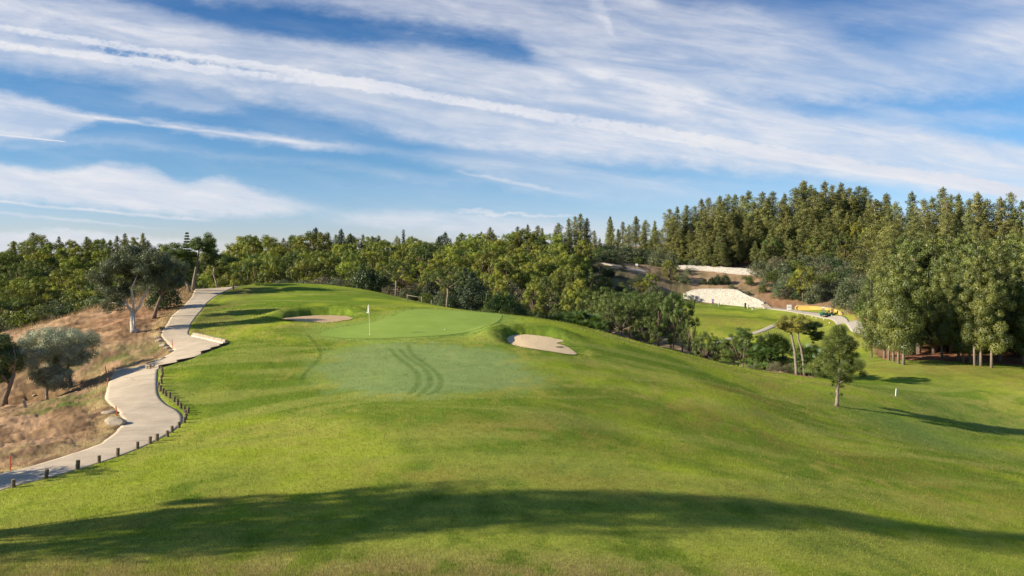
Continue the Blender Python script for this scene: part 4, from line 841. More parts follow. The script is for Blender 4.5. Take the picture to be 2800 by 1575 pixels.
# bushes around and above the walls
bz = [(1500, 662, 232, 5, 'scrub'), (1700, 665, 230, 5.5, 'greyscrub'), (1740, 668, 231, 6, 'greyscrub'), (1665, 672, 230, 5, 'greyscrub'), (1800, 668, 222, 6.5, 'greyscrub'), (1835, 690, 215, 5, 'greyscrub'), (1880, 735, 213, 2.5, 'greyscrub'),
      (1955, 718, 219, 2.6, 'greenbush'), (1925, 722, 220, 2.0, 'greyscrub'), (1990, 716, 222, 2.0, 'greyscrub')]
for px, top, Yd, h, k in bz: plant(k, px, Yd, h=h, wide=.85, label='shrub near the upper white stone wall', group='shrubs by the upper white stone wall')
acacia = [(2050, 752, 205, 5.5, 'greenbush'), (2090, 757, 203, 5.2, 'greyscrub'), (2085, 775, 199, 5.5, 'greenbush'), (2120, 730, 206, 7.5, 'greenbush'), (2150, 745, 199, 7.5, 'greyscrub'), (2130, 780, 196, 6.5, 'greenbush'), (2175, 765, 192, 7.0, 'darkbush'),
          (2200, 790, 187, 5.0, 'darkbush'), (2240, 740, 198, 7.5, 'greyscrub'), (2280, 745, 195, 7.5, 'greyscrub'), (2270, 780, 186, 6.0, 'greyscrub'), (2310, 770, 187, 6.5, 'greyscrub'), (2330, 800, 178, 5.0, 'greenbush'), (2340, 745, 196, 8, 'greyscrub'),
          (2375, 770, 180, 7.5, 'greyscrub'), (2240, 812, 180, 3.2, 'greyscrub'), (2215, 815, 181, 3.2, 'darkbush'), (2275, 818, 178, 3.0, 'greyscrub'), (2310, 828, 172, 3.2, 'greyscrub'), (2345, 850, 163, 3.4, 'scrub'), (2310, 855, 166, 2.0, 'scrub'), (2360, 822, 168, 5.5, 'greenbush'), (2400, 800, 165, 6, 'greenbush')]
for px, top, Yd, h, k in acacia: plant(k, px, Yd, top=top - 4, wide=.9, label='feathery grey green bush above the yellow wall', group='bushes above the yellow wall')
for px in range(2080, 2460, 26):
    plant(RN.choice(['greyscrub', 'greyscrub', 'greenbush', 'scrub']), px, 212 + RN.uniform(-6, 10), top=RN.uniform(688, 712), wide=RN.uniform(.9, 1.2), label='grey green bush below the dense pines on the hill', group='bushes at the foot of the dense pines')
plant('pine', 2195, 186, top=728, wide=.85, label='ochre tinted pine with bare trunk beside the white sign')
# pines either side of the lower wall
plant('pine', 1830, 206, top=712, wide=1.0, label='pine with a dark trunk left of the upper white wall')
plant('greyscrub', 1868, 206, top=735, wide=1.0, label='big silver grey bush between the pine and the upper white wall')
for px, top in ((1925, 758), (1945, 752), (1962, 744), (1915, 770), (1985, 745)): plant('darkbush', px, 206, top=top, wide=.85, label='dark oleander like bush between the two white walls', group='dark bushes between the white walls')
for px, top, Yd in ((2020, 790, 200), (2000, 775, 203), (2045, 796, 198), (2060, 742, 214), (2035, 748, 209)): plant('greyscrub', px, Yd, h=1.4, wide=1.3, label='low scrub beside the white walls', group='low scrub beside the white walls')
# valley pines in front of the tee
G2 = 'dark green pines in the dip in front of the tee'
vall = [(1440, 868, 112, 845), (1475, 862, 108, 850), (1560, 872, 118, 815), (1600, 868, 116, 822), (1640, 872, 112, 808), (1675, 872, 108, 806), (1700, 880, 106, 815), (1735, 860, 118, 800), (1760, 880, 108, 838), (1800, 872, 112, 796), (1835, 880, 110, 812), (1842, 880, 106, 800), (1866, 876, 112, 803), (1780, 880, 104, 866), (1885, 900, 104, 872),
        (1720, 840, 125, 790), (1600, 840, 130, 790), (1660, 840, 128, 786), (1780, 850, 122, 800), (1545, 845, 125, 800), (1520, 850, 118, 830)]
for px, _, Yd, top in vall: plant('green_pine', px, Yd, top=top, wide=RN.uniform(.85, 1.05) if px < 1830 else (.55 if px < 1880 else .5), label='dark green pine in the dip in front of the tee', group=G2)
for k in range(26):
    px = RN.uniform(1420, 1960); Yd = RN.uniform(92, 110); plant(RN.choice(['scrub', 'darkbush', 'greyscrub', 'greenbush']), px, Yd, h=RN.uniform(1.2, 2.6), wide=RN.uniform(1.1, 1.6), label='undergrowth bush at the foot of the pines in the dip', group='undergrowth in the dip')
plant('green_pine', 1925, 97, top=906, wide=.8, label='young green pine at the right end of the pines in the dip')
plant('green_pine', 1955, 99, top=925, wide=.9, label='small pine right of the young green pine in the dip')
plant('green_pine', 2035, 94, top=898, wide=1.25, label='low spreading pine left of the palms')
plant('green_pine', 2020, 96, top=922, wide=1.0, label='lower pine crown in front of the spreading pine')
for px, Yd, h in ((1970, 92, 1.4), (2000, 90, 1.3), (2060, 86, 1.2), (1990, 96, 1.6), (2160, 84, 1.6), (2120, 83, 1.5)): plant('scrub', px, Yd, h=h, wide=1.4, label='brown undergrowth at the near edge of the dip', group='brown undergrowth at the edge of the dip')
for px, Yd, top, wd in ((1545, 104, 862, 1.2), (1580, 103, 860, 1.2), (1610, 102, 862, 1.2), (1560, 100, 880, 1.1), (1595, 100, 878, 1.1), (1510, 104, 872, 1.1), (1625, 99, 884, 1.0)): plant('palm', px, Yd, top=top - 6, wide=wd, label='fan palm in the row behind the right bunker', group='fan palms behind the right bunker')
for px, Yd, top, wd in ((2110, 88, 915, .95), (2125, 90, 928, .95), (2090, 89, 935, .9), (2140, 87, 945, .9), (2100, 86, 955, .9), (2070, 87, 950, .8)): plant('palm', px, Yd, top=top - 4, wide=wd, label='fan palm in the clump left of the gnarled pines', group='fan palms left of the gnarled pines')
for px, Yd, top, wd in ((2205, 82, 950, 1.0), (2225, 83, 948, 1.0), (2240, 81, 962, .95), (2215, 80, 975, .9), (2190, 81, 975, .9)): plant('palm', px, Yd, top=top - 4, wide=wd, label='fan palm in the clump right of the gnarled pines', group='fan palms right of the gnarled pines')
# behind the silhouette of the mound, middle
plant('umbrella', 1082, 100, top=712, wide=1.05, label='umbrella pine with thin trunk right of the dark leafy tree')
plant('umbrella', 1222, 90, top=728, wide=1.0, label='umbrella pine with curved trunk right of the wooden fence')
plant('darkbush', 1000, 108, top=700, wide=.85, label='dark glossy broad tree at the right end of the path crest', cat='tree')
plant('darkbush', 1040, 108, top=720, wide=.8, label='dark leafy tree right behind the glossy broad tree', cat='tree')
for px, Yd, top in ((1290, 96, 740), (1270, 101, 730), (1310, 99, 760), (1180, 108, 745), (1260, 106, 770), (1320, 104, 780)): plant('conifer', px, Yd, top=top, wide=1.5, label='dark conifer in the hollow right of the umbrella pines', group='dark conifers in the hollow')
for px, Yd, top in ((1370, 92, 775), (1400, 92, 790), (1350, 95, 780), (1420, 93, 810), (1385, 90, 820), (1335, 90, 815), (1440, 95, 830)): plant('greenbush', px, Yd, top=top, wide=.75, label='leafy green bush behind the putting green', group='leafy bushes behind the putting green')
for px, Yd, top in ((1110, 100, 775), (1140, 102, 780), (1165, 100, 795), (1060, 103, 775), (1200, 98, 790), (1230, 96, 800), (1130, 110, 765), (1180, 112, 770)): plant(RN.choice(['scrub', 'greyscrub', 'darkbush']), px, Yd, top=top, wide=1.1, label='bush behind the wooden fence', group='bushes behind the wooden fence')
plant('yellowbush', 1165, 92, h=1.5, label='bright yellow green bush behind the fence rail', wide=1.3)

# cover of the slopes, planted where they stand on the ground
def cover(poly, n, kinds, hr, lab, grp, wide=(.9, 1.3), seed=1):
    q = random.Random(seed); xs = [p[0] for p in poly]; ys = [p[1] for p in poly]; k = 0; P = np.array(poly, float)
    while k < n:
        px, py = q.uniform(min(xs), max(xs)), q.uniform(min(ys), max(ys))
        if poly_sd(np.array([px]), np.array([py]), P)[0] > 0: continue
        kd = q.choice(kinds); h = q.uniform(*hr); tree = kd in ('pine', 'green_pine', 'canary')
        if not tree: h *= .62
        plant_at(kd, px, py, h, q.uniform(*wide), lab[0 if tree else 1], grp[0 if tree else 1]); k += 1
cover([(2085, 775), (2120, 700), (2300, 690), (2460, 700), (2460, 850), (2370, 870), (2310, 845), (2180, 826), (2135, 822)], 130, ['greyscrub', 'greyscrub', 'greenbush', 'greyscrub', 'darkbush', 'scrub'], (5.0, 9.0), ('', 'bush in the dense scrub between the yellow wall and the pines'), ('', 'dense scrub between the yellow wall and the pines'), (.9, 1.2), 2)
cover([(2085, 740), (2110, 700), (2330, 690), (2460, 700), (2460, 735), (2120, 745)], 30, ['pine', 'green_pine', 'greyscrub'], (5.5, 9.0), ('low pine at the foot of the dense stand on the right hill', 'bush at the foot of the dense stand on the right hill'), ('low pines at the foot of the dense stand', 'bushes at the foot of the dense stand'), (.8, 1.0), 12)
cover([(1520, 700), (1650, 700), (1760, 712), (1850, 716), (1850, 726), (1700, 722), (1600, 712)], 24, ['greyscrub', 'greyscrub', 'greenbush'], (6.0, 9.0), ('', 'broad grey green bush above the hillside path'), ('', 'broad bushes above the hillside path'), (1.1, 1.5), 3)
cover([(1560, 740), (1640, 735), (1740, 765), (1800, 760), (1790, 800), (1700, 815), (1560, 810)], 30, ['scrub', 'greyscrub', 'scrub', 'darkbush', 'pine'], (2.2, 5.0), ('small pine among scrub on the dry hillside', 'scrub bush on the dry hillside'), ('small pines among the hillside scrub', 'scrub on the dry hillside'), (1.1, 1.7), 4)
cover([(1200, 700), (1500, 690), (1580, 730), (1580, 830), (1500, 850), (1400, 830), (1250, 800)], 85, ['pine', 'pine', 'pine', 'green_pine', 'scrub', 'scrub'], (5.0, 8.5), ('pine on the wooded slope left of the dry hillside', 'scrub on the wooded slope left of the dry hillside'), ('pines on the wooded centre slope', 'scrub on the wooded centre slope'), (.75, 1.05), 5)
cover([(620, 705), (1000, 700), (1250, 700), (1250, 770), (1000, 760), (620, 758)], 70, ['pine', 'pine', 'green_pine', 'scrub', 'greyscrub'], (4.5, 8.0), ('pine in the wood behind the crest of the mound', 'bush in the wood behind the crest of the mound'), ('pines behind the crest of the mound', 'bushes behind the crest of the mound'), (.8, 1.1), 6)
cover([(-100, 720), (250, 715), (560, 710), (560, 760), (300, 800), (100, 850), (-100, 860)], 95, ['pine', 'green_pine', 'pine', 'greyscrub', 'greenbush', 'yellowbush', 'scrub'], (4.0, 7.5), ('pine on the wooded slope at the far left', 'bush on the wooded slope at the far left'), ('pines on the far left slope', 'bushes on the far left slope'), (.9, 1.25), 7)
# ---------------------------------------------------------------- single trees near the camera
def single(name, clumps, per, L0, W0, fol, limbs, bark, loc, label, cat='tree', seed=1, n=10, extra=None, **k):
    """clumps and limbs in metres about the base"""
    o = empty(name, loc); c = crown_mesh('crown', clumps, per, L0, W0, seed, fol, **k); link('crown', c, None, o)
    t = trunk_mesh('trunk', limbs, bark, n); link('trunk', t, None, o); tag(o, label, cat); return o
def cloudy(seed, n, c, r, s0, s1, tlo=.1, thi=.8, skip=None):
    """puffs spread through an ellipsoid"""
    q = random.Random(seed); out = []
    while len(out) < n:
        v = [q.uniform(-1, 1) for _ in range(3)]; d = math.sqrt(sum(a * a for a in v))
        if d > 1 or (d < .45 and q.random() < .6): continue
        s = q.uniform(s0, s1); p = [c[i] + v[i] * r[i] for i in range(3)]
        if skip and skip(*p): continue
        out.append((*p, s, s, s * .8, q.uniform(tlo, thi)))
    return out
def at(px, py): return proj(px, py)
b = at(365, 905)
cl = cloudy(1, 52, (-1.5, 0, 3.9), (1.5, 1.7, 1.7), .26, .62, .0, 1) + cloudy(2, 66, (.4, .2, 5.2), (2.4, 1.8, 1.3), .26, .62, .1, 1) + cloudy(3, 24, (1.6, .2, 4.4), (1.2, 1.4, 1.0), .4, .6) + cloudy(4, 10, (-1.2, -.2, 2.1), (.9, 1.0, .6), .35, .5)
limbs = [([(0.05, 0, -.15), (-.02, 0, .15), (-.1, 0, .8), (-.06, .02, 1.45)], [.34, .22, .17, .18]), ([(-.06, .02, 1.35), (-.5, .1, 1.9), (-1.1, .2, 2.7), (-1.5, .3, 3.4)], [.14, .10, .07, .04]),
         ([(-.06, .02, 1.35), (.0, -.1, 2.2), (-.1, -.1, 3.2), (.3, 0, 4.3)], [.14, .11, .08, .04]), ([(-.02, .02, 1.3), (.45, .05, 1.9), (.8, .2, 2.9), (1.4, .3, 3.8)], [.12, .09, .07, .04]),
         ([(.12, -.1, -.1), (.08, -.08, .6), (.05, -.05, 1.3)], [.12, .09, .06]), ([(-.5, .1, 1.9), (-1.0, -.2, 2.1), (-1.5, -.3, 2.2)], [.05, .03, .02]), ([(.0, 0, 0), (.3, .1, -.02), (.65, .2, -.1)], [.12, .08, .04])]
single('olive_tree', cl, 380, .135, .036, F_OLIVE, limbs, M_BARKO, b, 'large olive tree with a twisted white trunk on the dry slope', seed=7, shell=.35, up=.2)
b = at(425, 868)
cl = cloudy(5, 44, (.7, 0, 3.8), (2.0, 1.6, 1.4), .28, .62, 0, 1) + cloudy(6, 18, (-.5, 0, 3.2), (1.0, 1.2, 1.0), .4, .6) + cloudy(7, 8, (1.6, .2, 2.7), (.8, .9, .6), .35, .5)
limbs = [([(-.15, 0, -.15), (-.05, 0, .3), (.2, 0, 1.1), (.5, .05, 1.9)], [.24, .16, .13, .11]), ([(.5, .05, 1.9), (.6, .1, 2.8), (.9, .1, 3.8)], [.09, .07, .03]), ([(.45, .05, 1.8), (.0, .1, 2.6), (-.5, .1, 3.3)], [.08, .06, .03]), ([(.5, .05, 1.9), (1.2, 0, 2.6), (1.7, 0, 3.1)], [.07, .05, .03])]
single('olive_tree', cl, 400, .14, .038, F_OLIVE, limbs, M_BARK, b, 'smaller olive with a dark leaning trunk right of the large olive', seed=8, shell=.35, up=.2)
o = plant('darkbush', 447, 74, h=3.4, wide=.9, label='dark round bush behind the leaning olive trunk', var=0)
# bottom left
b = at(128, 1088)
cl = cloudy(9, 74, (.1, 0, 2.55), (2.05, 1.7, 1.65), .24, .56, .1, 1) + cloudy(10, 20, (.9, -.1, 3.4), (1.3, 1.2, .8), .33, .55, .3, 1) + cloudy(11, 16, (-.9, -.1, 2.7), (1.2, 1.1, .9), .33, .55, .3, 1) + cloudy(12, 22, (.7, -.2, 1.2), (1.4, 1.0, .6), .3, .5)
limbs = [([(0, 0, -.1), (.0, 0, .4), (.05, 0, 1.0)], [.10, .08, .07]), ([(.05, 0, 1.0), (-.5, 0, 1.7), (-1, 0, 2.5)], [.06, .05, .02]), ([(.05, 0, 1.0), (.3, 0, 1.9), (.2, 0, 3)], [.06, .05, .02]), ([(.05, 0, .9), (.8, .1, 1.7), (1.2, .1, 2.6)], [.06, .04, .02])]
single('olive_tree', cl, 480, .105, .027, F_OLIVE2, limbs, M_BARKO, b, 'silvery bushy olive with a thin white trunk near the left border', seed=9, shell=.35, up=.25)
b = at(192, 1058)
cl = cloudy(13, 26, (.3, .3, 2.6), (1.2, 1.3, 1.3), .35, .58, .0, .7) + cloudy(14, 8, (-.6, 0, 1.3), (.9, .8, .6), .3, .45, 0, .5)
limbs = [([(.05, 0, -.1), (0, 0, .5), (-.15, 0, 1.2), (.1, 0, 2.2)], [.11, .09, .08, .05]), ([(-.15, 0, 1.2), (.6, .1, 2), (.8, .1, 2.8)], [.05, .04, .02])]
single('olive_tree', cl, 640, .11, .028, F_OLIVE2, limbs, M_BARK, b, 'olive with a dark trunk just right of the silvery bushy one', seed=10, shell=.35, up=.25)
b = at(14, 1108)
cl = cloudy(15, 60, (-1.1, .4, 2.7), (1.6, 1.4, 1.4), .28, .58, .0, 1)
limbs = [([(-.05, 0, -.1), (0, 0, .4), (.3, 0, 1.2), (.5, 0, 1.8)], [.20, .15, .12, .09]), ([(.3, 0, 1.2), (-.4, 0, 2), (-.9, 0, 3)], [.09, .07, .03]), ([(.5, 0, 1.8), (.6, 0, 2.6), (.5, 0, 3.4)], [.07, .05, .03])]
single('olive_tree', cl, 480, .115, .036, F_DARKO, limbs, M_BARK, b, 'greener olive cut by the left border of the photograph', seed=11, shell=.35, up=.25)
# pines beside the upper path, shading the mound
def nearpine(px, py, Yd, clumps, limbs, label, seed, fol=None, per=330):
    x = (px - 1400) / F * Yd; single('pine_tree', clumps, per, .20, .045, fol or F_PINE2, limbs, M_BARKP, (x, Yd, Hs(x, Yd)), label, seed=seed, shell=.4, up=.5, flat=.5)
nearpine(530, 790, 86, cloudy(20, 34, (.9, 0, 5.0), (1.45, 1.4, 1.0), .40, .62) + cloudy(21, 16, (-.9, 0, 3.7), (1.1, 1.2, .8), .38, .55) + cloudy(22, 12, (1.8, 0, 3.4), (.8, 1, .6), .38, .5),
         [([(-.1, 0, -.2), (0, 0, 1), (.3, 0, 2.6), (.6, 0, 4.6)], [.20, .16, .13, .07]), ([(.2, 0, 2.2), (-.4, 0, 3.1), (-.9, 0, 3.6)], [.07, .05, .03]), ([(.3, 0, 2.6), (1.2, 0, 3.2), (1.8, 0, 3.4)], [.07, .05, .03])], 'tallest pine with pale straight trunk beside the upper path', 20)
nearpine(520, 793, 84, cloudy(23, 26, (-1.5, 0, 4.4), (1.3, 1.3, .9), .38, .58, .3, 1) + cloudy(24, 22, (-1.2, .1, 2.9), (1.4, 1.3, .9), .38, .58) + cloudy(25, 10, (-.7, 0, 1.9), (.9, .9, .5), .35, .5),
         [([(.1, 0, -.2), (-.25, 0, .8), (-.9, 0, 1.9), (-1.2, 0, 3.2), (-1.4, 0, 4.2)], [.17, .13, .11, .08, .04]), ([(-.9, 0, 1.9), (-1.8, 0, 2.6)], [.05, .03])], 'pine with a trunk leaning left beside the upper path', 21)
nearpine(592, 777, 90, cloudy(26, 26, (.3, 0, 3.1), (1.9, 1.4, .65), .38, .56) + cloudy(27, 12, (-.8, 0, 4.0), (.9, .9, .5), .35, .5),
         [([(.15, 0, -.2), (-.05, 0, .7), (-.35, 0, 1.6), (-.2, 0, 2.5)], [.12, .09, .08, .06]), ([(-.25, 0, 2.3), (.8, 0, 2.7), (1.5, 0, 2.9)], [.05, .04, .02]), ([(-.25, 0, 2.3), (-.7, 0, 3.2), (-.8, 0, 3.9)], [.05, .04, .02])], 'low spreading pine with a crooked trunk at the path crest', 22)
for px, Yd, h in ((470, 93, 5.2), (495, 96, 4.5), (440, 92, 5.0)): plant('green_pine', px, Yd, h=h, wide=1.1, label='pine filling the gap behind the leaning pine by the upper path', group='pines behind the leaning pine')
# the solitary young pine on the fairway
b = at(2290, 1110); q = random.Random(31); H6 = 225 / F * b[1]; cl = []; limbs = [([(-.10, 0, -.15), (-.03, 0, .3), (.0, 0, 1.2), (.13, 0, 2.2), (.15, 0, 3.6), (.2, 0, H6 - .5)], [.19, .13, .12, .10, .06, .02])]
for i in range(58):
    t = (i + q.random()) / 58; z = 1.9 + (H6 - 2.2) * t; a = i * 2.399; R = 2.1 * (1 - t) ** .55 * min(1, .72 + 1.6 * t) * q.uniform(.45, 1.05)
    if t > .8: R *= .7
    x, y = math.cos(a) * R + .12, math.sin(a) * R; z2 = z + R * .12; s = q.uniform(.30, .48)
    cl.append((x, y, z2, s, s, s * .8, q.uniform(0, 1)))
    if q.random() < .6: cl.append((x * .6, y * .6, z2 - .1, s * .8, s * .8, s * .6, q.uniform(0, .6)))
    if i % 2 == 0: limbs.append(([(.12, 0, z - .35), (x * .5, y * .5, z - .1), (x, y, z2)], [.035, .022, .01]))
for x, z in ((-.35, 1.55), (.35, 1.45), (-.4, .95), (.35, .85), (-.3, 1.8)): cl.append((x, 0, z, .17, .17, .14, .5)); limbs.append(([(0, 0, z - .1), (x, 0, z)], [.015, .008]))
single('young_pine', cl, 470, .26, .017, F_PINE3, limbs, M_BARKP, b, 'solitary young pine casting a long shadow on the right fairway', seed=31, n=12, shell=.1, needle=True)
# gnarled pair rising behind the mound
x = (2177 - 1400) / F * 78; g = (x, 78, Hs(x, 78)); zt = lambda py: -(py - HY) / F * 78 - g[2]; xo = lambda px: (px - 2177) / F * 78
cl = cloudy(41, 44, (xo(2172), 0, zt(886)), (1.5, 1.4, .85), .26, .46, .2, 1) + cloudy(42, 18, (xo(2140), 0, zt(893)), (.9, .8, .42), .2, .34, .5, 1)
limbs = [([(.05, 0, -.3), (0, 0, .6), (xo(2173), 0, zt(960)), (xo(2164), 0, zt(915)), (xo(2162), 0, zt(900))], [.17, .14, .12, .10, .08]), ([(xo(2163), 0, zt(908)), (xo(2140), 0, zt(898)), (xo(2122), 0, zt(893))], [.06, .04, .02]), ([(xo(2163), 0, zt(905)), (xo(2185), 0, zt(895)), (xo(2200), .3, zt(880))], [.06, .04, .02]), ([(xo(2162), 0, zt(902)), (xo(2165), .2, zt(885)), (xo(2170), .3, zt(870))], [.06, .04, .02])]
single('gnarled_pine', cl, 260, .17, .030, F_PINEY, limbs, M_BARKP, g, 'tall gnarled pine with a bare pale trunk and yellowish flat crown behind the mound', seed=41, shell=.35, up=.5, flat=.6)
x2 = (2201 - 1400) / F * 80; g = (x2, 80, Hs(x2, 80)); zt = lambda py: -(py - HY) / F * 80 - g[2]; xo = lambda px: (px - 2201) / F * 80
cl = cloudy(43, 36, (xo(2210), 0, zt(895)), (1.35, 1.3, .75), .26, .4, 0, .6) + cloudy(44, 20, (xo(2235), 0, zt(918)), (.85, .7, .5), .22, .34, .1, .7) + cloudy(45, 5, (xo(2228), 0, zt(932)), (.4, .4, .2), .18, .26, .1, .7)
limbs = [([(0, 0, -.3), (xo(2196), 0, zt(985)), (xo(2190), 0, zt(950)), (xo(2182), 0, zt(925)), (xo(2183), 0, zt(908))], [.14, .12, .10, .09, .08]), ([(xo(2183), 0, zt(908)), (xo(2205), 0, zt(903)), (xo(2232), 0, zt(918)), (xo(2245), 0, zt(922))], [.07, .05, .03, .015]), ([(xo(2183), 0, zt(908)), (xo(2205), .2, zt(897)), (xo(2220), .2, zt(890))], [.05, .04, .02])]
single('gnarled_pine', cl, 260, .17, .030, F_PINE2, limbs, M_BARKP, g, 'darker gnarled pine whose crown droops to the right of the yellowish one', seed=42, shell=.35, up=.5, flat=.6)
# trees just outside the left border whose shadows lie over the turf
def offframe(x, y, h, wide, kind, label): o = plant(kind, 0, y, h=h, wide=wide, x=x, label=label); return o
offframe(-26.5, 14.6, 20.4, .68, 'shade_pine', 'tall pine standing left of the photograph, shading the foreground')
offframe(-25.5, 16.3, 12.4, .30, 'umbrella', 'umbrella pine standing left of the photograph on a bare trunk')
offframe(-22.0, 24.6, 6.0, .62, 'darkbush', 'low dark tree left of the photograph whose shadow crosses the path')
# ---------------------------------------------------------------- posts, stakes and stones by the path
M_POST = mat('weathered_round_wood', (0.20, 0.155, 0.10), 0.9, 0.15, 0.5, 14, 0.7, 30); M_POSTT = mat('cut_end_grain', (0.30, 0.24, 0.16), 0.9, 0.1, 0.4, 20)
def post_mesh(seed, r=.062, h=.31):
    q = random.Random(seed); bm = bmesh.new(); n = 12; rings = []
    for z, k in ((-.15, 1.03), (.0, 1.0), (h * .5, .98 + q.uniform(-.02, .02)), (h - .012, .97), (h, .90)):
        rings.append([bm.verts.new((math.cos(6.283 * i / n) * r * k * (1 + .04 * math.sin(i * 2 + seed)), math.sin(6.283 * i / n) * r * k, z)) for i in range(n)])
    for a, c in zip(rings[:-1], rings[1:]):
        for i in range(n): bm.faces.new((a[i], a[(i + 1) % n], c[(i + 1) % n], c[i]))
    bm.faces.new(rings[0][::-1]); me = bpy.data.meshes.new('post'); bm.to_mesh(me); bm.free(); me.materials.append(M_POST)
    bm = bmesh.new(); vs = [bm.verts.new((math.cos(6.283 * i / n) * r * .90, math.sin(6.283 * i / n) * r * .9, h - .001)) for i in range(n)]; c = bm.verts.new((0, 0, h + .004))
    for i in range(n): bm.faces.new((vs[i], vs[(i + 1) % n], c))
    m2 = bpy.data.meshes.new('end_grain'); bm.to_mesh(m2); bm.free(); m2.materials.append(M_POSTT); return me, m2
PM = [post_mesh(i, .058 + .004 * (i % 3), .29 + .02 * (i % 3)) for i in range(5)]
pts = [(37, 1336), (126, 1309), (212, 1285), (271, 1268), (322, 1249), (376, 1229), (410, 1216), (429, 1209), (458, 1197), (471, 1185), (490, 1172), (504, 1159), (508, 1150), (507, 1138), (514, 1132), (504, 1127), (495, 1119), (486, 1110), (476, 1100), (464, 1090), (454, 1085), (446, 1078), (438, 1071), (435, 1060), (442, 1051), (441, 1041), (444, 1032), (442, 1023), (441, 1015)]
ORD = ['first', 'second', 'third', 'fourth', 'fifth', 'sixth', 'seventh', 'eighth', 'ninth', 'tenth', 'eleventh', 'twelfth', 'thirteenth', 'fourteenth', 'fifteenth', 'sixteenth', 'seventeenth', 'eighteenth', 'nineteenth', 'twentieth', 'twenty-first', 'twenty-second', 'twenty-third', 'twenty-fourth', 'twenty-fifth', 'twenty-sixth', 'twenty-seventh', 'twenty-eighth', 'twenty-ninth']
q = random.Random(5)
for i, (px, py) in enumerate(pts):
    p = at(px, py); o = empty('wooden_post', p, q.uniform(0, 6)); o.rotation_euler = (q.uniform(-.07, .07), q.uniform(-.09, .07), q.uniform(0, 6)); a, c = PM[i % 5]
    link('post_body', a, None, o); link('end_grain', c, None, o)
    tag(o, 'short round wooden post beside the path, ' + ORD[i] + ' from the lower left corner', 'post', 'wooden posts along the path')
p = at(637, 793); o = empty('wooden_post', (p[0], p[1], Hs(p[0], p[1]))); o.scale = (2.0, 2.0, 1.9); a, c = PM[1]; link('post_body', a, None, o); link('end_grain', c, None, o); tag(o, 'single thick post beside the path at its crest', 'post')
M_STAKE = mat('orange_red_paint', (0.62, 0.12, 0.035), 0.6, 0.3, 0.2, 12)
stk = [((28, 1287), 40, 0, 'red stake nearest the photo, on the dry verge of the path'), ((320, 1137), 27, -.12, 'red stake beside the large boulder at the path bend'), ((293, 1060), 26, .08, 'red stake on the dry edge level with the first posts'), ((291, 1024), 22, -.12, 'red stake leaning left where the path narrows'), ((473, 953), 23, -.12, 'red stake among the row of white rocks'), ((437, 912), 14, -.1, 'far faint red stake above the row of white rocks'), ((541, 789), 10, 0, 'tiny red stake by the pine trunks at the path crest')]
for (px, py), hp, ln, lb in stk:
    p = at(px, py); h = hp / F * p[1]; bm = bmesh.new(); box(bm, (0, 0, h / 2 - .05), (.042, .03, h + .1), 0, .004)
    box(bm, (0, 0, h + .004), (.034, .024, .016), 0, .004); o = bm_obj('red_stake', bm, M_STAKE, loc=p); o.rotation_euler = (0, ln, 0); tag(o, lb, 'stake', 'red stakes along the path')
M_ROCK = mat('pale_limestone', (0.42, 0.35, 0.25), 0.95, 0.1, 0.35, 4, 0.8, 9, coord='Object')
def rock(px, py, w, h, label, group=None, seed=0, d=None):
    p = at(px, py); bm = bmesh.new(); bmesh.ops.create_icosphere(bm, subdivisions=3, radius=1.0); q = random.Random(seed); dirs = [Vector((q.uniform(-1, 1), q.uniform(-1, 1), q.uniform(-1, 1))).normalized() for _ in range(9)]
    for v in bm.verts:
        n = v.co.normalized(); f = 1.0
        for k, dd in enumerate(dirs): f = min(f, (.74 + .05 * (k % 4)) / max(.05, n.dot(dd)))
        v.co = Vector((n.x * f * w / 2, n.y * f * (d or w * .7) / 2, n.z * f * h * .62 + h * .18))
    o = bm_obj('rock', bm, M_ROCK, loc=p); o.rotation_euler = (0, 0, q.uniform(-.6, .6)); tag(o, label, 'rock', group)
rl = ['topmost pale rock of the row along the path', 'second pale rock down the row along the path', 'third pale rock down the row, broad and rounded', 'fourth pale rock down the row, the largest', 'fifth pale rock down the row, next to the red stake', 'sixth pale rock down the row, below the red stake', 'lowest small rock of the row along the path']
for i, ((px, py, w, h), lb) in enumerate(zip([(436, 911, .45, .16), (430, 923, .5, .18), (435, 935, .6, .28), (447, 947, .65, .28), (458, 955, .55, .24), (468, 962, .45, .18), (447, 980, .35, .14)], rl)): rock(px, py, w, h, lb, 'pale rocks beside the path', i)
rock(298, 1131, .75, .22, 'flat pale rock left of the red stake at the path bend', seed=11); rock(315, 1160, 1.15, .42, 'large rounded boulder at the path bend', seed=12, d=.8)
rock(94, 1083, .28, .16, 'small white stone under the olives', seed=13); rock(308, 1007, .2, .1, 'tiny stone on the dry slope', seed=14)
bm = bmesh.new(); box(bm, (0, 0, .22), (.13, .10, .5), 0, .015); box(bm, (0, 0, .47), (.11, .08, .03), 0, .01); o = bm_obj('white_marker_stone', bm, M_ROCK, loc=at(72, 1117)); o.rotation_euler = (0, -.28, .3); tag(o, 'white marker stone leaning on the dry slope under the olives', 'marker')
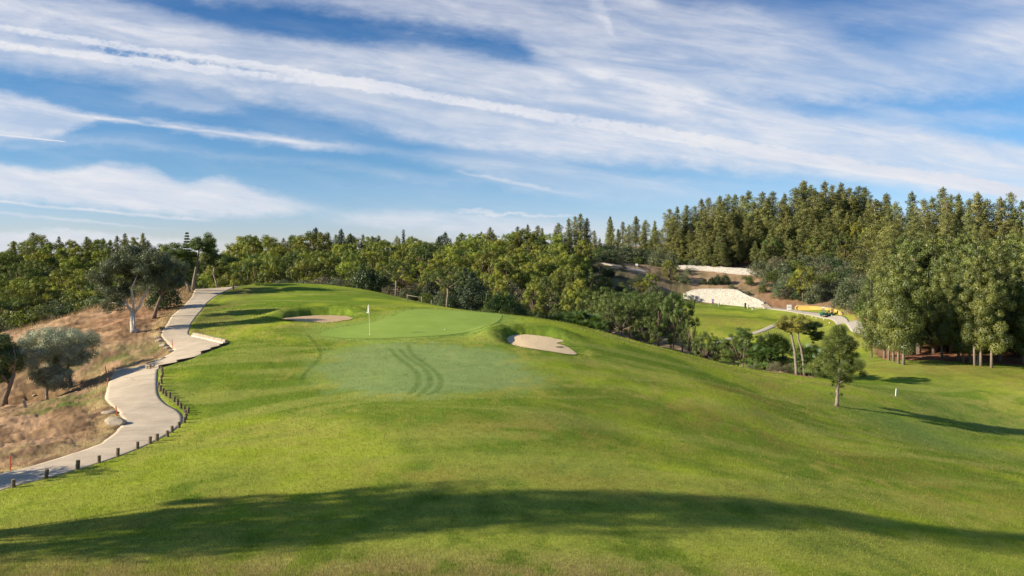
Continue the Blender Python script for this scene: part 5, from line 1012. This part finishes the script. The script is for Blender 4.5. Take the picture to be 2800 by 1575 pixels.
# low stone wall and timber edging of the lay-by
M_WST = mat('cream_stone_blocks', (0.46, 0.39, 0.27), 0.9, 0.1, 0.5, 5, 0.8, 9); M_KERB = mat('pale_kerb', (0.52, 0.48, 0.41), 0.85, 0.15, 0.15, 4, 0.3, 12); M_TIM = mat('drop_shadow_timber', (0.075, 0.055, 0.038), 0.9, 0.1, 0.5, 8, 0.8, 20)
a, c = at(527, 919), at(617, 940); a = Vector(a); c = Vector(c); wl = empty('low_stone_wall', a); n = 9; bm = bmesh.new(); q = random.Random(3); dv = (c - a); ang = math.atan2(dv.y, dv.x)
for i in range(n):
    p = dv * ((i + .5) / n); L = dv.xy.length / n; box(bm, (p.x, p.y + .16, p.z + .14), (L * .97, .20, .24 + q.uniform(-.03, .03)), ang, .03)
bm_obj('stone_blocks', bm, M_WST, wl); bm = bmesh.new(); pm = dv * .48; box(bm, (pm.x - .02, pm.y - .06, pm.z + .045), (dv.xy.length * .97, .12, .10), ang, .012, -math.atan2(dv.z, dv.xy.length)); bm_obj('kerb', bm, M_KERB, wl)
tag(wl, 'low wall of cream stone blocks closing the lay-by of the path', 'wall')
def timber(p0, p1, label, sc=.16):  # retaining logs, coloured dark to paint the shadow along the path's drop
    a, c = Vector(at(*p0)), Vector(at(*p1)); o = empty('timber_edging', a); dv = c - a; bm = bmesh.new(); n = max(2, int(dv.length / 1.1))
    for i in range(n):
        p = dv * ((i + .5) / n); z = Hs(a.x + p.x, a.y + p.y) - a.z; box(bm, (p.x, p.y - .05, z - .03), (dv.xy.length / n * .985, sc * .8, sc + .2), math.atan2(dv.y, dv.x), .012)
    me = bm_obj('timber_edging', bm, M_TIM, loc=a); bpy.data.objects.remove(o); tag(me, label, 'edging')
timber((552, 968), (626, 940), 'timber edging, dark as the drop shadow, at the tip of the lay-by'); timber((436, 1008), (532, 979), 'timber edging, dark as the drop shadow, along the lower side of the lay-by', .15)
bm = bmesh.new(); q = random.Random(8)
for i in range(7): box(bm, ((i % 4) * .17 - .25 + q.uniform(-.03, .03), q.uniform(-.04, .04), .07 + .13 * (i // 4)), (.16, .18, .12), q.uniform(-.3, .3), .03)
o = bm_obj('stone_pile', bm, M_ROCK, loc=at(414, 1009)); tag(o, 'small pile of stones at the corner of the path below the lay-by', 'stone pile')
# ---------------------------------------------------------------- on the course
M_WHITE = mat('white_paint', (0.80, 0.80, 0.78), 0.55, 0.3, 0.06, 6); M_POLE = mat('pale_yellow_pole', (0.72, 0.70, 0.48), 0.45, 0.4, 0.08, 8); M_BLK = mat('black_plastic', (0.025, 0.025, 0.025), 0.5, 0.4, 0.3, 8)
p = at(1011, 917); fl = empty('flagstick', p); fl.rotation_euler = (0, -.055, -.75); bm = bmesh.new(); tube(bm, [(0, 0, -.08), (0, 0, 1.1), (0, 0, 2.24)], [.013, .012, .011], 8); bm_obj('pole', bm, M_POLE, fl)
bm = bmesh.new(); nx, nz = 8, 10; vs = []
for i in range(nx + 1):
    for j in range(nz + 1):
        s, t = i / nx, j / nz; z = 2.23 - .62 * t - .22 * s * (1 - t) ** 1.2 * 1.2; x = -.012 - s * .30 * (0.35 + .65 * t) * (1 - .25 * t); vs.append(bm.verts.new((x, .05 * math.sin(s * 9 + t * 2) * s ** .5, z)))
for i in range(nx):
    for j in range(nz): k = i * (nz + 1) + j; bm.faces.new((vs[k], vs[k + 1], vs[k + nz + 2], vs[k + nz + 1]))
bmesh.ops.solidify(bm, geom=bm.faces[:], thickness=.004); bm_obj('flag', bm, M_WHITE, fl, True)
bm = bmesh.new(); tube(bm, [(0, 0, .03), (0, 0, .055)], [.054, .054], 16); bm_obj('cup_rim', bm, M_WHITE, fl); tag(fl, 'flagstick with a limp white flag standing on the putting green', 'golf flag')
def at_sheet(px, py): p = at(px, py); return (p[0], p[1], p[2] + .05)
bm = bmesh.new(); bmesh.ops.create_icosphere(bm, subdivisions=3, radius=.035); o = bm_obj('golf_ball', bm, M_WHITE, smoothf=True, loc=(lambda p: (p[0], p[1], p[2] + .035))(at_sheet(1216, 904))); tag(o, 'white golf ball lying on the putting green right of the flagstick', 'golf ball')
p = at(1530, 953); rk = empty('bunker_rake', (p[0], p[1], p[2] + .06), .15); bm = bmesh.new(); box(bm, (0, 0, .05), (.55, .06, .07), 0, .012)
for i in range(11): box(bm, (-.25 + .05 * i, 0, -.02), (.014, .02, .09))
bm_obj('rake_head', bm, M_BLK, rk); bm = bmesh.new(); tube(bm, [(0, 0, .05), (.7, -.05, .06), (1.5, -.06, .09)], [.013] * 3, 8); bm_obj('handle', bm, M_BLK, rk); tag(rk, 'rake with a dark head lying at the near edge of the pale bunker', 'rake')
p = at(2449, 1083); bm = bmesh.new(); box(bm, (0, 0, .27), (.085, .05, .70), 0, .012); box(bm, (0, 0, .635), (.06, .04, .03), 0, .008); o = bm_obj('white_stake', bm, M_WHITE, loc=p); o.rotation_euler = (0, .13, .4); tag(o, 'white distance marker stake leaning on the right fairway', 'stake')
def grp(pp, k): return k
fn = empty('wooden_fence', at(1114, 819)); base = Vector(fn.location); M_FEN = mat('grey_fence_wood', (0.26, 0.22, 0.16), 0.9, 0.1, 0.4, 10, 0.5, 20)
fp = [Vector(w3(1114, 817, 87.5)), Vector(w3(1153, 829, 86)), Vector(w3(1180, 836, 84.5)), Vector(w3(1089, 812, 89))]
for f in fp[:3]:
    z = Hs(f.x, f.y); bm = bmesh.new(); tube(bm, [(0, 0, -.2), (0, 0, .68 if f is not fp[2] else .5)], [.065, .06], 10); bm_obj('post', bm, M_FEN, fn, True, loc=(f.x - base.x, f.y - base.y, z - base.z))
r0 = Vector((fp[0].x, fp[0].y, Hs(fp[0].x, fp[0].y) + .58)) - base; r1 = Vector((fp[1].x, fp[1].y, Hs(fp[1].x, fp[1].y) + .58)) - base; bm = bmesh.new(); tube(bm, [r0, r1], [.036, .032], 8); bm_obj('rail', bm, M_FEN, fn, True)
tag(fn, 'short wooden post and rail fence on the back edge of the mound', 'fence')
# ---------------------------------------------------------------- the far side: walls, steps, sign, cart, golfers
def stonewall():
    m = mat('whitewashed_rubble', (0.62, 0.58, 0.50), 0.9, 0.1, 0.22, 3); nt = m.node_tree; N = nt.nodes; L = nt.links; b = N['Principled BSDF']; src = b.inputs['Base Color'].links[0].from_socket
    tc = N.new('ShaderNodeTexCoord'); v = N.new('ShaderNodeTexVoronoi'); v.feature = 'DISTANCE_TO_EDGE'; v.inputs['Scale'].default_value = 2.7; L.new(tc.outputs['Object'], v.inputs['Vector'])
    n = N.new('ShaderNodeTexNoise'); n.inputs['Scale'].default_value = 1.1; L.new(tc.outputs['Object'], n.inputs[0]); ad = N.new('ShaderNodeMath'); ad.operation = 'MULTIPLY_ADD'; L.new(n.outputs['Fac'], ad.inputs[0]); ad.inputs[1].default_value = -.16; L.new(v.outputs['Distance'], ad.inputs[2])
    r = N.new('ShaderNodeMapRange'); r.inputs[1].default_value = -.07; r.inputs[2].default_value = .05; r.inputs[3].default_value = .55; L.new(ad.outputs[0], r.inputs[0])
    vm = N.new('ShaderNodeVectorMath'); vm.operation = 'SCALE'; L.new(src, vm.inputs[0]); L.new(r.outputs[0], vm.inputs['Scale']); L.new(vm.outputs[0], b.inputs['Base Color'])
    bp = N.new('ShaderNodeBump'); bp.inputs['Distance'].default_value = .08; L.new(v.outputs['Distance'], bp.inputs['Height']); L.new(bp.outputs[0], b.inputs['Normal']); return m
M_SWALL = stonewall()
def wall(name, prof, mtl, thick, label, capm=None, cap=.10, jit=.04):
    """prof: (px, distance, top py, base py)"""
    x0, y0 = (prof[0][0] - 1400) / F * prof[0][1], prof[0][1]; o = empty(name, (x0, y0, -(prof[0][3] - HY) / F * y0)); bx, by, bz = o.location; P = []
    for (a, c) in zip(prof[:-1], prof[1:]):
        for k in range(8): t = k / 8; P.append([a[i] * (1 - t) + c[i] * t for i in range(4)])
    P.append(list(prof[-1])); W3 = [((p[0] - 1400) / F * p[1], p[1], -(p[2] - HY) / F * p[1], -(p[3] - HY) / F * p[1]) for p in P]; q = random.Random(1)
    bm = bmesh.new(); rows = []; cb = bmesh.new(); crow = []
    for i, (x, y, zt, zb) in enumerate(W3):
        j0, j1 = max(i - 1, 0), min(i + 1, len(W3) - 1); d = Vector((W3[j1][0] - W3[j0][0], W3[j1][1] - W3[j0][1], 0)).normalized(); nb = Vector((-d.y, d.x, 0)); zt += q.uniform(-jit, jit)
        f = Vector((x - bx, y - by, 0)); bk = f + nb * thick; rows.append([bm.verts.new((f.x, f.y, zb - bz - 1.2)), bm.verts.new((f.x, f.y + .0, zt - bz)), bm.verts.new((bk.x, bk.y, zt - bz)), bm.verts.new((bk.x, bk.y, zb - bz - 1.2))])
        fo = f - nb * .06; bo = bk + nb * .06; crow.append([cb.verts.new((fo.x, fo.y, zt - bz + .002)), cb.verts.new((fo.x, fo.y, zt - bz + cap)), cb.verts.new((bo.x, bo.y, zt - bz + cap)), cb.verts.new((bo.x, bo.y, zt - bz + .002))])
    for B, R in ((bm, rows), (cb, crow)):
        for r0, r1 in zip(R[:-1], R[1:]):
            for k in range(4): B.faces.new((r0[k], r0[(k + 1) % 4], r1[(k + 1) % 4], r1[k]))
        B.faces.new(R[0][::-1]); B.faces.new(R[-1]); bmesh.ops.recalc_face_normals(B, faces=B.faces[:])
    bm_obj('wall_face', bm, mtl, o); bm_obj('coping', cb, capm or mtl, o); tag(o, label, 'wall'); return o
M_COPE = mat('white_coping', (0.58, 0.54, 0.47), 0.85, 0.1, 0.15, 3, 0.3, 6)
wall('retaining_wall', [(1868, 195, 804, 829), (1880, 194.5, 799, 830), (1895, 193.8, 794, 831), (1915, 193, 791, 832), (1960, 191.2, 791, 833), (2003, 189.4, 792, 835), (2018, 188.8, 795, 836), (2032, 188.2, 803, 836.5), (2050, 187.4, 812, 837), (2072, 186.5, 819, 838), (2088, 185.8, 829, 839.5)], M_SWALL, .7, 'tall lower white stone wall behind the two golfers, humped in the middle', M_COPE, .12)
wall('retaining_wall', [(1850, 220, 727, 742), (1875, 219, 726, 743.5), (1920, 217.4, 729, 745), (1990, 214.5, 732, 747), (2045, 212.4, 735, 748), (2065, 211.6, 739, 749), (2080, 211, 744, 750), (2094, 210.5, 749.5, 751.5)], M_SWALL, .6, 'low upper white stone wall below the dense pines', M_COPE, .12, .10)
M_YEL = mat('yellow_render', (0.56, 0.37, 0.10), 0.85, 0.15, 0.12, 1.5); M_CAPY = mat('yellow_cap', (0.60, 0.46, 0.20), 0.85, 0.1, 0.1, 2)
def HB(x, y): return -(Hs(x, y)) / y * F + HY
yw = wall('yellow_wall', [(2175, 172.5, 841, 850), (2182, 172.5, 836, 850), (2215, 171.5, 837, 853), (2247, 170, 840, 857), (2270, 168, 843, 860), (2285, 165.5, 847, 863), (2293, 163, 852, 866), (2298, 161, 859, 869)], M_YEL, .35, 'curved yellow wall behind the golf cart', M_CAPY, .06, .0)
M_STEP = mat('pale_step_stone', (0.60, 0.52, 0.40), 0.9, 0.1, 0.2, 3, 0.4, 8)
def steps(px, py0, py1, Y0, Y1, n, w, label):
    x, y = (px - 1400) / F * Y0, Y0; z0 = -(py0 - HY) / F * Y0; z1 = -(py1 - HY) / F * Y1; o = empty('stone_steps', (x, y, z0))
    for i in range(n):
        t = i / (n - 1); bm = bmesh.new(); box(bm, (t * 1.0, t * (Y1 - Y0), (z1 - z0) * t + .02), (w, .55, .36), .05, .03); bm_obj('step', bm, M_STEP, o)
    tag(o, label, 'steps')
steps(2098, 841, 823, 182, 191, 6, 1.7, 'stone steps climbing right of the lower white wall'); steps(2098, 762, 752, 208, 213, 4, 1.7, 'stone steps at the right end of the upper white wall')
p = w3(2158, 846, 174); z = Hs(p[0], p[1]); sg = empty('sign_board', (p[0], p[1], z)); bm = bmesh.new(); box(bm, (0, 0, .84), (1.0, .06, .64), 0, .01); bm_obj('upper_panel', bm, M_WHITE, sg); bm = bmesh.new(); box(bm, (0, 0, .24), (1.0, .06, .46), 0, .01); bm_obj('lower_panel', bm, M_WHITE, sg)
M_GREY = mat('grey_lettering', (0.16, 0.20, 0.22), 0.7, 0.2, 0.1, 5); bm = bmesh.new(); q = random.Random(6); xx = -.34
while xx < .34: w = q.uniform(.035, .07); box(bm, (xx + w / 2, -.034, .68 + q.uniform(-.004, .004)), (w, .008, q.choice((.08, .11)))); xx += w + .022
bm_obj('lettering', bm, M_GREY, sg); 
for sx in (-.42, .42): bm = bmesh.new(); box(bm, (sx, .06, .5), (.06, .06, 1.3), 0, .006); bm_obj('post', bm, M_WHITE, sg)
tag(sg, 'white two panel sign board left of the yellow wall', 'sign')
p = (w3(1741, 752, 208)); z = Hs(p[0], p[1]); bm = bmesh.new(); box(bm, (0, 0, .85), (.62, .05, .5), 0, .01); box(bm, (.1, .02, .3), (.07, .04, 1.2), 0, .005); o = bm_obj('small_sign', bm, M_WHITE, loc=(p[0], p[1], z)); tag(o, 'tiny white sign on the dry hillside below the hillside path', 'sign')
# small bins and markers against the wall
def onfar(px, Yd): x = (px - 1400) / F * Yd; return (x, Yd, Hs(x, Yd))
def bin_(px, Yd, r, h, m, label, name='litter_bin'):
    bm = bmesh.new(); tube(bm, [(0, 0, -.1), (0, 0, .1), (0, 0, h * .86), (0, 0, h * .9), (0, 0, h)], [r * .8, r * .85, r, r * 1.12, r * .7], 14); o = bm_obj(name, bm, m, smoothf=False, loc=onfar(px, Yd)); tag(o, label, 'bin')
bin_(2038, 185.5, .22, 1.2, M_BLK, 'black bin standing before the right part of the lower wall'); bin_(2045, 185.2, .20, .85, mat('grey_metal', (.42, .42, .40), .5, .4, .1), 'grey bin just right of the black bin'); bin_(1966, 187, .20, .75, mat('green_grey_plastic', (.22, .26, .20), .6, .3, .1), 'grey green ball washer between the golfers and the bins', 'ball_washer')
bm = bmesh.new(); box(bm, (0, 0, .15), (.18, .12, .4), 0, .03); box(bm, (0, 0, .36), (.13, .09, .04), 0, .01); o = bm_obj('tee_marker', bm, M_WHITE, loc=onfar(2057, 181)); tag(o, 'small white tee marker at the right end of the tee', 'tee marker')
# low edging stones on the grass side of the far path
q = random.Random(12); EA, EB = offset(FARP, 4.3)
E2 = EB if EB[:, 1].mean() < EA[:, 1].mean() else EA
for i, t in enumerate(np.linspace(.38, .86, 9)):
    p = E2[int(t * (len(E2) - 1))]; bm = bmesh.new(); box(bm, (0, 0, .07), (.11, .11, .26), q.uniform(0, 1), .02); box(bm, (0, 0, .205), (.08, .08, .02), 0, .006); o = bm_obj('edge_marker', bm, M_WHITE, loc=(p[0], p[1], Hs(p[0], p[1]))); tag(o, 'low white marker on the grass edge of the far cart path', 'marker', 'white markers along the far cart path')
# golf cart
def cart(loc, rz):
    o = empty('golf_cart', loc, rz); MG = mat('dark_green_paint', (0.012, 0.085, 0.050), 0.35, 0.5, 0.1, 3); MT = mat('tyre_rubber', (.02, .02, .02), .85, .2, .2); MR = mat('white_rim', (.7, .7, .68), .4, .4, .05); MS = mat('beige_vinyl', (0.62, 0.50, 0.30), .6, .3, .1); MF = mat('steel_frame', (.30, .30, .30), .4, .5, .1, metal=.6); MA = mat('amber_bag', (0.70, 0.38, 0.06), .7, .2, .2)
    def prism(prof, w, m, nm, bev=.03):
        bm = bmesh.new(); a = [bm.verts.new((x, -w / 2, z)) for x, z in prof]; c = [bm.verts.new((x, w / 2, z)) for x, z in prof]; bm.faces.new(a[::-1]); bm.faces.new(c); n = len(prof)
        for i in range(n): bm.faces.new((a[i], a[(i + 1) % n], c[(i + 1) % n], c[i]))
        bmesh.ops.recalc_face_normals(bm, faces=bm.faces[:]); bmesh.ops.bevel(bm, geom=bm.edges[:], offset=bev, segments=2, affect='EDGES'); return bm_obj(nm, bm, m, o)
    prism([(-1.18, .30), (-1.18, .52), (-1.05, .72), (-.72, .84), (-.55, .80), (-.50, .36), (.10, .36), (.14, .66), (1.05, .68), (1.18, .60), (1.20, .34), (.98, .26), (-.95, .26)], 1.15, MG, 'body')
    prism([(.12, .70), (.12, .80), (.62, .82), (.66, .70)], 1.05, MS, 'seat', .04); prism([(.60, .82), (.68, 1.22), (.76, 1.22), (.72, .82)], 1.05, MS, 'backrest', .03)
    prism([(-.75, 1.80), (-.72, 1.86), (.0, 1.90), (1.02, 1.86), (1.06, 1.80), (.0, 1.83)], 1.15, mat('pale_roof', (.62, .60, .54), .5, .3, .05), 'roof', .012)
    for x, t in ((-.62, -.72), (.85, 1.0)):
        for s in (-1, 1):
            bm = bmesh.new(); tube(bm, [(t, s * .52, .7), (x, s * .52, 1.82)], [.02, .02], 8); bm_obj('roof_post', bm, MF, o)
    for x in (-.82, .80):
        for s in (-1, 1):
            w = empty('wheel', (x, s * .52, .23)); w.parent = o
            bm = bmesh.new(); tube(bm, [(0, -.09, 0), (0, -.06, 0), (0, .06, 0), (0, .09, 0)], [.19, .23, .23, .19], 20); bm_obj('tyre', bm, MT, w, True); bm = bmesh.new(); tube(bm, [(0, -.10, 0), (0, .10, 0)], [.12, .12], 14); bm_obj('rim', bm, MR, w, True)
    for s in (-.26, .22):
        bm = bmesh.new(); tube(bm, [(1.12, s, .55), (1.20, s, 1.0), (1.28, s, 1.42)], [.13, .14, .13], 12); bm_obj('golf_bag', bm, MA if s < 0 else MR, o, True)
    w = bmesh.new(); box(w, (-.70, 0, 1.33), (.015, 1.0, .85), 0, 0, .1); g = mat('clear_screen', (.55, .6, .6), .1, .5, .05); g.node_tree.nodes['Principled BSDF'].inputs['Transmission Weight'].default_value = .9; bm_obj('windscreen', w, g, o)
    bm = bmesh.new(); tube(bm, [(-.55, -.25, .8), (-.35, -.25, 1.02)], [.02, .02], 8); bmesh.ops.create_circle(bm, segments=16, radius=.16, cap_ends=True, matrix=__import__('mathutils').Matrix.Translation((-.33, -.25, 1.04)) @ __import__('mathutils').Matrix.Rotation(-.7, 4, 'Y')); bm_obj('steering_wheel', bm, M_BLK, o)
    tag(o, 'dark green golf cart with a pale roof parked before the yellow wall', 'golf cart')
p = onfar(2260, 163.3); cart((p[0], p[1], p[2] + .13), .14)
# golfers
M_SKIN = mat('skin', (0.48, 0.27, 0.18), .6, .3, .08); M_NAVY = mat('dark_trousers', (0.03, 0.03, 0.05), .85, .1, .2); M_BLUE = mat('blue_shirt', (0.10, 0.12, 0.42), .85, .1, .15); M_CAP = mat('pale_cap', (.75, .75, .72), .8, .2, .05); M_HAIR = mat('dark_hair', (.03, .02, .015), .8, .2, .2); M_SHOE = mat('white_shoe', (.6, .6, .58), .6, .3, .1); M_BTR = mat('blue_trousers', (0.06, 0.07, 0.22), .85, .1, .15)
def skinned(name, pts, edges, rads, m, parent, root=0, sub=2):
    me = bpy.data.meshes.new(name); me.from_pydata(pts, edges, []); o = link(name, me, m, parent); s = o.modifiers.new('skin', 'SKIN'); s.use_smooth_shade = True
    for i, r in enumerate(rads): me.skin_vertices[0].data[i].radius = (r if isinstance(r, tuple) else (r, r))
    me.skin_vertices[0].data[root].use_root = True
    b = o.modifiers.new('sub', 'SUBSURF'); b.levels = sub; b.render_levels = sub; return o
def golfer(loc, rz, shirt, trousers, hat, lh, rh, label, bend=0.0):
    """lh, rh: left and right (elbow, wrist) positions"""
    o = empty('person', loc, rz); J = {'pel': (0, 0, .93), 'wai': (0, 0, 1.08), 'che': (0, -bend * .5, 1.30), 'nk0': (0, -bend, 1.46), 'nk': (0, -bend, 1.52), 'hd0': (0, -bend - .01, 1.58), 'hd1': (0, -bend - .02, 1.66), 'hd2': (0, -bend - .01, 1.74)}
    R = {'pel': (.15, .11), 'wai': (.135, .10), 'che': (.165, .11), 'nk0': (.075, .07), 'nk': (.052, .052), 'hd0': (.062, .070), 'hd1': (.075, .092), 'hd2': (.06, .075)}; E = [('pel', 'wai'), ('wai', 'che'), ('che', 'nk0'), ('nk0', 'nk'), ('nk', 'hd0'), ('hd0', 'hd1'), ('hd1', 'hd2')]
    for s, nm, (el, wr) in ((-1, 'L', lh), (1, 'R', rh)):
        J.update({'hip' + nm: (s * .10, 0, .88), 'kn' + nm: (s * .13, -.02, .50), 'an' + nm: (s * .15, .02, .09), 'to' + nm: (s * .17, -.15, .04), 'sh' + nm: (s * .19, -bend * .9, 1.42), 'el' + nm: el, 'wr' + nm: wr})
        R.update({'hip' + nm: .095, 'kn' + nm: .058, 'an' + nm: .040, 'to' + nm: .035, 'sh' + nm: .062, 'el' + nm: .040, 'wr' + nm: .027})
        E += [('pel', 'hip' + nm), ('hip' + nm, 'kn' + nm), ('kn' + nm, 'an' + nm), ('an' + nm, 'to' + nm), ('che', 'sh' + nm), ('sh' + nm, 'el' + nm), ('el' + nm, 'wr' + nm)]
        d = (Vector(wr) - Vector(el)).normalized(); sd_ = d.cross(Vector((0, 1, .1))).normalized(); pm = Vector(wr) + d * .07; J['pa' + nm] = tuple(pm); R['pa' + nm] = (.033, .018); E.append(('wr' + nm, 'pa' + nm))
        for f in range(4):
            b0 = pm + sd_ * (-.026 + .0175 * f) + d * .02; b1 = b0 + d * (.035, .042, .040, .030)[f] + Vector((0, -.008, 0)); b2 = b1 + d * .022 + Vector((0, -.02, 0)); J.update({f'f{nm}{f}a': tuple(b0), f'f{nm}{f}b': tuple(b1), f'f{nm}{f}c': tuple(b2)}); R.update({f'f{nm}{f}a': .009, f'f{nm}{f}b': .0085, f'f{nm}{f}c': .007}); E += [('pa' + nm, f'f{nm}{f}a'), (f'f{nm}{f}a', f'f{nm}{f}b'), (f'f{nm}{f}b', f'f{nm}{f}c')]
        t0 = Vector(wr) + d * .035 + sd_ * .035; t1 = t0 + d * .03 + sd_ * .015; J.update({'t' + nm + 'a': tuple(t0), 't' + nm + 'b': tuple(t1)}); R.update({'t' + nm + 'a': .011, 't' + nm + 'b': .009}); E += [('wr' + nm, 't' + nm + 'a'), ('t' + nm + 'a', 't' + nm + 'b')]
    J['nose'] = (0, -bend - .118, 1.645); R['nose'] = .012; E.append(('hd1', 'nose')); K = list(J)
    skinned('body', [J[k] for k in K], [(K.index(a), K.index(b)) for a, b in E], [R[k] for k in K], M_SKIN, o)
    def wear(nm, keys, es, grow, m): skinned(nm, [J[k] if isinstance(k, str) else k[0] for k in keys], es, [(tuple(r * grow + .006 for r in R[k]) if isinstance(R[k], tuple) else R[k] * grow + .006) if isinstance(k, str) else k[1] for k in keys], m, o)
    mid = lambda a, b: tuple((x + y) / 2 for x, y in zip(J[a], J[b]))
    wear('shirt', ['pel', 'wai', 'che', 'nk0', 'shL', (mid('shL', 'elL'), .068), 'shR', (mid('shR', 'elR'), .068)], [(0, 1), (1, 2), (2, 3), (2, 4), (4, 5), (2, 6), (6, 7)], 1.10, shirt)
    wear('trousers', [(tuple(J['pel']), (.160, .118)), 'hipL', 'knL', 'anL', 'hipR', 'knR', 'anR'], [(0, 1), (1, 2), (2, 3), (0, 4), (4, 5), (5, 6)], 1.14, trousers)
    for s in 'LR': skinned('shoe', [J['an' + s][:2] + (.05,), J['to' + s]], [(0, 1)], [.052, .042], M_SHOE, o)
    bm = bmesh.new(); bmesh.ops.create_uvsphere(bm, u_segments=16, v_segments=10, radius=1); bmesh.ops.delete(bm, geom=[v for v in bm.verts if v.co.z < -.05], context='VERTS')
    for v in bm.verts: v.co = Vector((v.co.x * .092, v.co.y * .112 - bend - .005, v.co.z * .085 + 1.70))
    if hat: box(bm, (0, -bend - .14, 1.705), (.13, .12, .012), 0, .004)
    bm_obj('cap' if hat else 'hair', bm, M_CAP if hat else M_HAIR, o, True)
    for s in (-1, 1):
        bm = bmesh.new(); bmesh.ops.create_uvsphere(bm, u_segments=8, v_segments=6, radius=.011, matrix=__import__('mathutils').Matrix.Translation((s * .032, -bend - .102, 1.668))); bm_obj('eye', bm, M_BLK, o, True)
    tag(o, label, 'person'); return o
p = onfar(1900, 188.5); golfer(p, .5, M_WHITE, M_NAVY, True, ((-.32, -.02, 1.18), (-.22, -.18, 1.02)), ((.30, -.02, 1.18), (.16, -.20, 1.04)), 'golfer in white shirt and dark trousers standing by the lower white wall')
p = onfar(1949, 188); golfer(p, -.3, M_BLUE, M_BTR, True, ((-.30, -.10, 1.16), (-.10, -.28, 1.08)), ((.30, -.10, 1.16), (.04, -.29, 1.05)), 'golfer in blue clothes standing before the lower white wall', .04)
